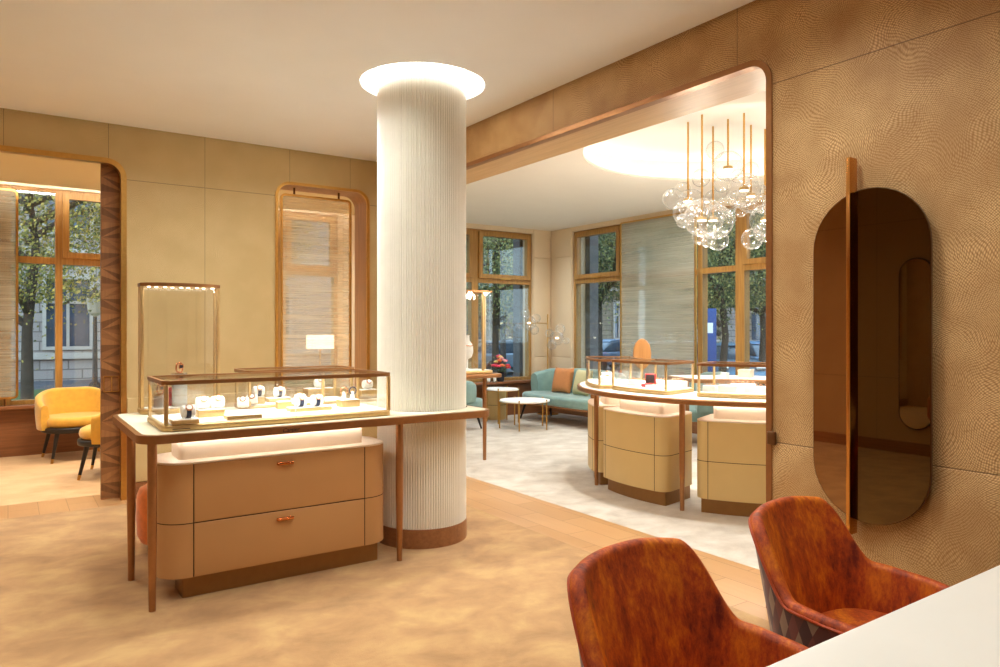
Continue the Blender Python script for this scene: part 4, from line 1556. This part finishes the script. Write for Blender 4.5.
round_table(6.45, 8.73, 0.385, 0.43, 'larger low round table with white top in front of the teal sofa', 5, 0.1)
round_table(6.58, 9.50, 0.27, 0.54, 'smaller taller round table with white top behind the low one', 4, 0.7)
t = thing('drum_table', 'gold drum side table with white top against the window wainscot', 'side table', (6.72, 9.93, 0))
MB().lathe([(0.185, 0.0), (0.19, 0.01), (0.19, 0.50)], (0, 0, 0), 48).build('drum', 'cab2', t, 35, False)
MB().lathe([(0.195, 0.50), (0.195, 0.515), (0.17, 0.516), (0.001, 0.516)], (0, 0, 0), 48).build('tabletop', 'white_top', t, 35, False)
MB().lathe([(0.1925, 0.24), (0.1925, 0.246)], (0, 0, 0), 48).build('joint_line', 'gap', t, 35, False)

# ------------------------------------------------------------------ flowers and small things on the sill
t = thing('flower_vase', 'dark glass vase of pink, orange and yellow flowers on the window sill', 'vase', (6.98, 10.14, 0.6))
MB().lathe([(0.05, 0), (0.062, 0.02), (0.07, 0.13), (0.066, 0.16), (0.06, 0.16), (0.06, 0.02)], (0, 0, 0), 28).build('vase_body', 'dark', t, 35, False)
rnd = random.Random(3)
fm = [simple('petal', rgb(*c), 0.6, 0, 0.12, 60) for c in ((214, 44, 72), (232, 120, 70), (226, 60, 84), (240, 170, 172), (226, 70, 96), (222, 196, 120))]
lf = simple('leaf_green', rgb(70, 92, 50), 0.6, 0, 0.2, 30)
for i in range(22):
    a, q = rnd.uniform(0, 2 * PI), rnd.uniform(0.15, 1) ** 0.6
    x, y, zz = 0.155 * q * math.cos(a), 0.10 * q * math.sin(a), 0.23 + 0.19 * (1 - q * q) + rnd.uniform(-0.03, 0.05)
    st = MB()
    st.tube([(0.03 * math.cos(a), 0.03 * math.sin(a), 0.13), (x, y, zz)], 0.003, 6)
    so = st.build('flower_stem', lf, t, 35, False)
    hd = MB()
    rr = rnd.uniform(0.024, 0.04)
    for k in range(7):
        b_ = 2 * PI * k / 7
        hd.ball((x + rr * 0.7 * math.cos(b_), y + rr * 0.7 * math.sin(b_), zz), rr * 0.55, 8, 6)
    hd.ball((x, y, zz + rr * 0.25), rr * 0.5, 8, 6)
    hd.build('bloom', fm[i % 6], so, 60, False)
fol = MB()
for i in range(26):
    a, q = rnd.uniform(0, 2 * PI), rnd.uniform(0.3, 1)
    c = Vector((0.16 * q * math.cos(a), 0.10 * q * math.sin(a), 0.17 + 0.12 * rnd.random()))
    u = Vector((math.cos(a), math.sin(a), 0.4)).normalized() * 0.05
    v = Vector((-math.sin(a), math.cos(a), 0.1)) * 0.018
    vs = [fol.bm.verts.new(p) for p in (c - u, c + v, c + u, c - v)]
    fol.face(vs)
fol.build('leaves', lf, t, 0, False)
for x, y, r, h, lab, mt in ((6.72, 10.12, 0.028, 0.11, 'tall white candle on the sill beside the flower vase, further from the vase', 'linen'),
                            (6.83, 10.10, 0.026, 0.085, 'short white candle on the sill beside the flower vase, nearer the vase', 'linen')):
    t = thing('candle', lab, 'candle', (x, y, 0.6), 0, 'candles on the sill')
    MB().lathe([(r, 0), (r, h), (r * 0.7, h + 0.004)], (0, 0, 0), 20).build('wax', mt, t, 35, False)
    MB().lathe([(r * 1.25, 0), (r * 1.25, 0.02), (r * 1.05, 0.021)], (0, 0, 0), 20).build('holder', 'steel', t, 35, False)

# ------------------------------------------------------------------ tall showcase table behind the column
t = thing('console_table', 'small high bronze table behind the column carrying a tall showcase', 'table', (4.15, 6.82, 0))
MB().soft(rrect(3.83, 4.60, 6.62, 7.03, 0.06, 6), 0.955, 1.0, 0.01, 3).build('tabletop', 'bronze', t)
for x, y in ((4.50, 6.86), (3.9, 6.68), (3.9, 6.98)):
    MB().lathe([(0.02, 0), (0.024, 0.5), (0.024, 0.955)], (x, y, 0), 18).build('leg', 'bronze', t)
showcase('showcase', 'tall narrow glass showcase on the high table behind the column', rrect(3.88, 4.50, 6.66, 6.99, 0.05, 6), 1.002, 1.93,
         ((4.36, 6.68, 0.012), (4.485, 6.83, 0.010), (3.9, 6.68, 0.011), (3.9, 6.97, 0.011)), lamp_k=0.4)
t = thing('jewellery_bust', 'white jewellery bust inside the tall showcase behind the column', 'jewellery display', (4.25, 6.84, 1.04))
MB().lathe([(0.05, 0), (0.05, 0.01), (0.012, 0.02), (0.012, 0.12), (0.05, 0.14), (0.072, 0.2), (0.066, 0.28), (0.03, 0.33), (0.026, 0.38), (0.03, 0.39)], (0, 0, 0), 28).build('bust', 'linen', t, 60, False)
nk = MB()
nk.tube([(0.06 * math.cos(a), 0.06 * math.sin(a) - 0.008, 0.30 + 0.03 * math.sin(a)) for a in [2 * PI * i / 24 for i in range(25)]], 0.006, 8)
nk.build('necklace', 'rose', t, 35, False)

# ------------------------------------------------------------------ floor lamp with glass bubbles
t = thing('bubble_floor_lamp', 'brass floor lamp with two clusters of glass bubbles behind the sofa corner', 'floor lamp', (7.86, 9.95, 0))
MB().lathe([(0.19, 0), (0.19, 0.02), (0.015, 0.026)], (0, 0, 0), 40).build('base', 'brass', t, 35, False)
MB().tube([(0, 0, 0.02), (0, 0, 1.76)], 0.011, 10).build('pole', 'brass', t, 35, False)
for (px, py, sgn) in ((529, 323, -1), (557, 338, 1)):
    c = depth_at(px, py, 12.3) - Vector((7.86, 9.95, 0))
    MB().tube([(0, 0, c.z), c], 0.007, 8).build('arm', 'brass', t, 35, False)
    MB().lathe([(0.024, -0.012), (0.024, 0.012)], c, 16).build('lamp_disc', 'bulb', t, 35, False)
    for dx, dz, dy, r in ((0, 0, 0.02, 0.125), (-0.06, 0.16, 0.03, 0.085), (0.09, -0.12, -0.04, 0.08), (-0.16, -0.05, 0.0, 0.055), (0.13, 0.08, 0.05, 0.075)):
        q = c + RV * dx * sgn * -1 + DV * dy + Vector((0, 0, dz))
        MB().ball(q, r, 24, 14).build('glass_bubble', 'bubble', t, 60, False)

# ------------------------------------------------------------------ bubble chandelier
DCH = 7.15
t = thing('bubble_chandelier', 'chandelier of clear glass bubbles and brass rods hanging in the round ceiling cove', 'chandelier', (6.05, 4.5, 0))
t.location = (6.05, 4.5, 2.2)
for px, y0, y1, dd in ((688, 125, 202, 0.0), (702, 118, 221, -0.25), (713, 132, 221, 0.15), (728, 122, 170, -0.1), (744, 112, 191, -0.3), (751, 130, 197, 0.1), (765, 130, 221, 0.25), (778, 120, 205, -0.1), (792, 130, 190, 0.1)):
    lo_, hi_ = depth_at(px, y1, DCH + dd), depth_at(px, y0, DCH + dd)
    rod = MB().tube([lo_, (lo_.x, lo_.y, CZ + 0.285)], 0.0095, 10).build('rod', 'brass', t)
    MB().lathe([(0.045, 0.006), (0.045, 0.035), (0.012, 0.045)], lo_, 24).build('lamp_cap', 'gold', rod)
    MB().lathe([(0.041, 0.0), (0.041, 0.006)], lo_, 24).build('lamp_disc', 'bulb', rod)
BUB = ((691, 203, 14, 0), (673, 199, 10.5, -.1), (684, 213, 11, .1), (683, 221, 7, -.15), (704, 218, 19.5, -.25), (716, 222, 17, .15), (708, 240, 7.5, -.1), (700, 237, 8, .2),
       (718, 240, 10.5, -.3), (701, 178, 9, .3), (715, 150, 9, .25), (728, 166, 15, -.1), (722, 184, 8.5, .1), (713, 198, 8, .3), (727, 206, 9.5, -.3), (744, 190, 17, -.3),
       (752, 197, 16, .1), (741, 210, 7, -.1), (731, 219, 5, -.35), (751, 170, 8, .3), (766, 220, 16, .25), (752, 239, 10.5, -.2), (762, 204, 9, -.2), (697, 208, 9, -.2),
       (718, 213, 9, -.35), (737, 199, 9, .25), (764, 232, 10, -.1), (778, 205, 15, -.1), (786, 222, 9, .1), (792, 190, 14, .1), (800, 205, 9, 0), (775, 190, 8, .2),
       (683, 190, 8, .2), (693, 226, 7, .15), (738, 176, 7, .2))
for px, py, r, dd in BUB:
    D = DCH + dd
    MB().ball(depth_at(px, py, D), r / FPX * D, 28, 16).build('glass_bubble', 'bubble', t, 60)

# the pendants' own glow
for k in range(3):
    l = bpy.data.lights.new('pendant_glow', 'POINT')
    l.energy = 17
    l.color = (1.0, 0.90, 0.74)
    l.shadow_soft_size = 0.08
    o = bpy.data.objects.new('pendant_glow', l)
    COL.objects.link(o)
    o.location = (6.05 + 0.5 * math.cos(2.1 * k), 4.5 + 0.5 * math.sin(2.1 * k), 2.05)

# ------------------------------------------------------------------ oval wall mirror with a brass fin
def stadium(a, b, z0, z1, n=20):
    r = (b - a) / 2
    c = (a + b) / 2
    return [(c + r * math.cos(PI * i / n), z1 - r + r * math.sin(PI * i / n)) for i in range(n + 1)] + \
           [(c + r * math.cos(PI + PI * i / n), z0 + r + r * math.sin(PI + PI * i / n)) for i in range(n + 1)]


def clip(poly, u, keep_less):
    res = []
    for i in range(len(poly)):
        a, b = poly[i], poly[(i + 1) % len(poly)]
        ia, ib = (a[0] <= u) == keep_less, (b[0] <= u) == keep_less
        if ia:
            res.append(a)
        if ia != ib:
            k = (u - a[0]) / (b[0] - a[0])
            res.append((u, a[1] + k * (b[1] - a[1])))
    return res


t = thing('wall_mirror', 'smoked stadium-shaped wall mirror split by an upright brass fin', 'mirror', (XB, 1.82, 1.37))
st = stadium(1.508, 2.064, 0.587, 2.161)
MB().plate(st, XB - 0.05, XB - 0.040, (), fnB).build('mirror_frame', 'bronze_d', t)
MB().plate(inset(st, 0.05), XB - 0.040, XB - 0.001, (), fnB).build('wall_mount', 'gap', t)
ist = inset(st, 0.004)
MB().plate(clip(ist, 1.863, True), XB - 0.053, XB - 0.049, (), fnB).build('mirror_glass', 'mirror_d', t, 0, label='dark smoked mirror glass')
MB().plate(clip(ist, 1.863, False), XB - 0.053, XB - 0.049, (), fnB).build('mirror_glass', 'mirror_l', t, 0, label='lighter copper-tinted mirror glass')
MB().box(XB - 0.09, XB - 0.024, 1.853, 1.873, 0.525, 2.315, 0.003).build('brass_fin', 'fin', t)

# facing wall, seen only in the mirror: a second stadium mirror
t = thing('wall_mirror', 'narrow mirror panel on the facing wall, seen reflected in the smoked mirror', 'mirror', (-2.3, 4.2, 1.3))
st2 = stadium(4.02, 4.42, 0.3, 2.35)
MB().plate(st2, -2.299, -2.27, (), fnB).build('mirror_frame', 'gap', t)
MB().plate(inset(st2, 0.012), -2.271, -2.267, (), fnB).build('mirror_glass', 'mirror_c', t, 0)

# ------------------------------------------------------------------ outside: street at dusk
GZ = -0.35
struct('ground', MB().plate([(-40, 10.6), (80, 10.6), (80, 90), (-40, 90)], GZ - 0.3, GZ - 0.05), simple('asphalt', rgb(84, 86, 92), 0.8, 0, 0.2, 4))
struct('ground', MB().plate([(8.7, -60), (80, -60), (80, 10.6), (8.7, 10.6)], GZ - 0.3, GZ - 0.05), simple('asphalt', rgb(84, 86, 92), 0.8, 0, 0.2, 4))
struct('lawn', MB().plate([(-30, 13), (12, 13), (12, 26), (-30, 26)], GZ - 0.05, GZ), simple('lawn', rgb(78, 104, 56), 0.95, 0, 0.3, 8, 0.5))


def facade_building(label, x0, y0, length, height, axis, mat, wz, face=-1, nwin=7, rows=3):
    """a stone building whose street front runs along axis, with windows as parts"""
    f = (lambda u, v, w: (x0 + u, y0 + w, v)) if axis == 'x' else (lambda u, v, w: (x0 + w, y0 + u, v))
    t = thing('stone_building', label, 'building', f(length / 2, GZ, 0))
    ww, pitch = wz, length / nwin
    wins = []
    for r in range(rows):
        zb = GZ + 1.2 + r * 4.2
        for k in range(nwin):
            u = pitch * (k + 0.5)
            wins.append((u - ww / 2, u + ww / 2, zb, zb + 2.5))
    holes = [[(a, c), (b, c), (b, d), (a, d)] for a, b, c, d in wins]
    MB().plate([(0, GZ - 0.3), (length, GZ - 0.3), (length, height), (0, height)], 0, 0.5, holes, f).build('front_wall', mat, t)
    MB().plate([(0, GZ - 0.3), (length, GZ - 0.3), (length, height), (0, height)], 2.0, 6, (), f).build('house_body', mat, t)
    for z in (GZ + 0.75, GZ + 4.6, GZ + 8.8):
        MB().plate([(0, z), (length, z), (length, z + 0.22), (0, z + 0.22)], -0.15, 0, (), f).build('cornice', 'stone_lt', t)
    for a, b, c, d in wins:
        fr = MB()
        fr.plate([(a - 0.12, c - 0.12), (b + 0.12, c - 0.12), (b + 0.12, d + 0.2), (a - 0.12, d + 0.2)], -0.08, 0, [[(a, c), (b, c), (b, d), (a, d)]], f)
        m_ = (a + b) / 2
        fr.plate([(m_ - 0.05, c), (m_ + 0.05, c), (m_ + 0.05, d), (m_ - 0.05, d)], 0.25, 0.33, (), f)
        fr.plate([(a, c + 1.6), (b, c + 1.6), (b, c + 1.7), (a, c + 1.7)], 0.25, 0.33, (), f)
        w_ = fr.build('window', 'stone_lt', t)
        g = MB()
        g.plate([(a, c), (b, c), (b, d), (a, d)], 0.34, 0.36, (), f)
        g.build('pane', 'out_pane', w_, 0)
    return t


M['stone_a'] = stone_wall('stone_blocks', rgb(176, 164, 156), rgb(160, 148, 142))
M['stone_b'] = stone_wall('stone_blocks', rgb(150, 132, 108), rgb(134, 118, 98))
M['stone_lt'] = simple('pale_stone', rgb(190, 180, 168), 0.8, 0, 0.05, 4)
M['out_pane'] = simple('dark_window_glass', rgb(64, 84, 104), 0.08, 0, 0.3, 1.5, 0, Specular_IOR_Level=0.9)
facade_building('pale rusticated stone building across the lawn behind the yellow armchairs', -15.15, 31, 34, 15, 'x', 'stone_a', 1.4, -1, 9)
facade_building('brown stone building behind the trees outside the sofa window', 22, 38, 34, 14, 'x', 'stone_b', 1.5, -1, 8)
facade_building('grey stone building across the street behind the bubble chandelier', 36, -22, 50, 16, 'y', 'stone_a', 1.6, -1, 11)


def tree(label, x, y, h, cr, nleaf, cols, seed, lean=0.0, twisted=False):
    R = random.Random(seed)
    t = thing('street_tree', label, 'tree', (x, y, GZ), 0, 'trees outside the windows')
    tr = MB()
    top = h * 0.62
    tr.tube([(0, 0, 0), (0.06 * h * lean, 0, top * 0.35), (0.02 * h, 0.02 * h, top * 0.7), (0.05 * h * lean, 0, top)], [0.016 * h, 0.012 * h, 0.010 * h, 0.03], 12)
    ends = []
    for k in range(9):
        a = 2 * PI * k / 9 + R.uniform(-0.3, 0.3)
        z0 = top * R.uniform(0.35, 0.9)
        e = Vector((cr * 0.8 * math.cos(a), cr * 0.8 * math.sin(a), z0 + cr * R.uniform(0.2, 0.8)))
        mid = e * 0.5 + Vector((R.uniform(-.3, .3), R.uniform(-.3, .3), z0 * 0.5 + 0.2))
        tr.tube([(0.0, 0, z0), mid, e], [0.010 * h, 0.007 * h, 0.015], 8)
        ends += [mid, e, (mid + e) / 2]
    tr.build('trunk', 'bark', t, 60, False)
    fo = MB()
    for i in range(int(nleaf * 5)):
        if R.random() < 0.6:
            c = R.choice(ends) + Vector((R.gauss(0, cr * .22), R.gauss(0, cr * .22), R.gauss(0, cr * .22)))
        else:
            a, q, s = R.uniform(0, 2 * PI), R.random() ** 0.4, R.uniform(-1, 1)
            c = Vector((cr * q * math.cos(a) * math.sqrt(1 - s * s * 0.8), cr * q * math.sin(a) * math.sqrt(1 - s * s * 0.8), top * 0.95 + s * cr * 0.85))
        n = Vector((R.gauss(0, 1), R.gauss(0, 1), R.gauss(0, 1))).normalized()
        u = n.orthogonal().normalized()
        v = n.cross(u)
        s = R.uniform(0.016, 0.034)
        fo.face([fo.bm.verts.new(p) for p in (c - u * s * 1.5, c - v * s, c + u * s * 1.5, c + v * s)])
    fo.build('foliage', leafy('autumn_leaves', *cols), t, 0, False)
    return t


M['bark'] = simple('tree_bark', rgb(78, 66, 56), 0.9, 0, 0.3, 6, 0.5)
G1 = (rgb(84, 92, 44), rgb(146, 138, 66), rgb(204, 176, 84))
G2 = (rgb(60, 76, 50), rgb(104, 116, 70), rgb(170, 162, 92))
G3 = (rgb(120, 104, 44), rgb(180, 148, 62), rgb(216, 178, 90))
tree('golden autumn tree over the lawn beside the yellow armchairs', 0.35, 19, 8.5, 3.0, 6000, G1, 2)
tree('golden tree in front of the pale stone building, seen past the door edge', 4.8, 22, 9, 3.2, 5000, G3, 3)
tree('dark green tree filling the window behind the flower vase', 12.2, 18, 8, 2.9, 6500, G2, 4)
tree('yellow-green tree beside the sofa corner window', 15.6, 22.5, 8.5, 3.0, 6500, G1, 5)
tree('green tree outside the corner pane behind the sofa', 16.8, 18.4, 8.5, 2.6, 6500, G2, 6)
tree('yellowing tree outside the screened window', 21.5, 19.0, 8, 2.7, 5500, G1, 7)
tree('thick-limbed tree outside the window beside the woven screen', 16.4, 13.0, 7.6, 2.4, 6500, G2, 8, 0.5)
tree('dark tree at the opening edge beyond the chandelier', 20.2, 14.4, 8, 2.5, 6500, G2, 9, 0.3)


def car(x, y, rz, label, color):
    t = thing('car', label, 'car', (x, y, GZ - 0.05), rz, 'cars parked outside')
    body = [(-2.15, .32), (-2.1, .62), (-1.7, .86), (-1.15, .9), (1.5, .92), (2.1, .82), (2.18, .5), (2.12, .3)]
    cab = [(-1.2, .88), (-0.55, 1.36), (0.75, 1.42), (1.55, .9)]
    f = lambda u, v, w: (u, w, v)
    paint = simple('car_paint', rgb(*color), 0.25, 0.3, 0.03, 4)
    MB().soft(body, -0.85, 0.85, 0.12, 3, f).build('body', paint, t, 50, False)
    MB().soft(cab, -0.72, 0.72, 0.12, 3, f).build('cabin', 'out_pane', t, 50, False)
    MB().soft([(-0.6, 1.34), (0.78, 1.38), (0.74, 1.45), (-0.5, 1.41)], -0.68, 0.68, 0.02, 2, f).build('roof', paint, t, 50, False)
    for wx in (-1.35, 1.38):
        for wy in (-0.8, 0.8):
            MB().lathe([(0.2, -0.1), (0.31, -0.1), (0.33, 0), (0.31, 0.1), (0.2, 0.1)], (wx, wy, 0.33), 20, 'y').build('wheel', 'black', t, 50, False)
    for wy in (-0.6, 0.6):
        MB().box(-2.17, -2.09, wy - 0.16, wy + 0.16, 0.58, 0.72, 0.02).build('lamp', 'steel', t, 50, False)


car(17.4, 25.0, 0.1, 'silver car parked beyond the flower vase, nearer the tree trunk', (150, 170, 190))
car(22.4, 24.0, 0.1, 'grey car parked beyond the sofa corner window frame', (120, 140, 165))
car(20.4, 16.2, 1.0, 'pale blue car seen through the pane beside the woven screen', (120, 160, 190))
car(23.8, 16.9, 1.0, 'blue car seen through the pane at the opening edge', (84, 130, 170))
# blue sign post
p = depth_at(707, 352, 17.5)
t = thing('street_sign', 'upright blue street sign outside the pane beside the woven screen', 'street sign', (p.x, p.y, GZ), -AZ)
MB().box(-0.22, 0.22, -0.05, 0.05, 0.4, 2.35, 0.02).build('sign_panel', simple('sign_blue', rgb(34, 70, 136), 0.5), t, 35, False)
MB().box(-0.05, 0.05, -0.03, 0.03, -0.05, 0.4, 0.01).build('post', 'black', t, 35, False)
MB().box(-0.13, 0.13, -0.056, -0.05, 1.75, 2.0, 0.002).build('symbol_panel', 'linen', t, 35, False)
# lamp post by the pale building
p = depth_at(95, 330, 20)
t = thing('street_lamp', 'old lantern street lamp in front of the pale stone building', 'street lamp', (p.x, p.y, GZ))
MB().lathe([(0.16, 0), (0.16, 0.3), (0.07, 0.4), (0.05, 2.2)], (0, 0, 0), 16).build('post', 'black', t, 50, False)
MB().lathe([(0.06, 2.2), (0.17, 2.3), (0.22, 2.7), (0.2, 2.72)], (0, 0, 0), 8).build('lantern', 'stone_lt', t, 35, False)
MB().lathe([(0.24, 2.72), (0.05, 2.95), (0.02, 3.05)], (0, 0, 0), 8).build('lantern_cap', 'black', t, 35, False)
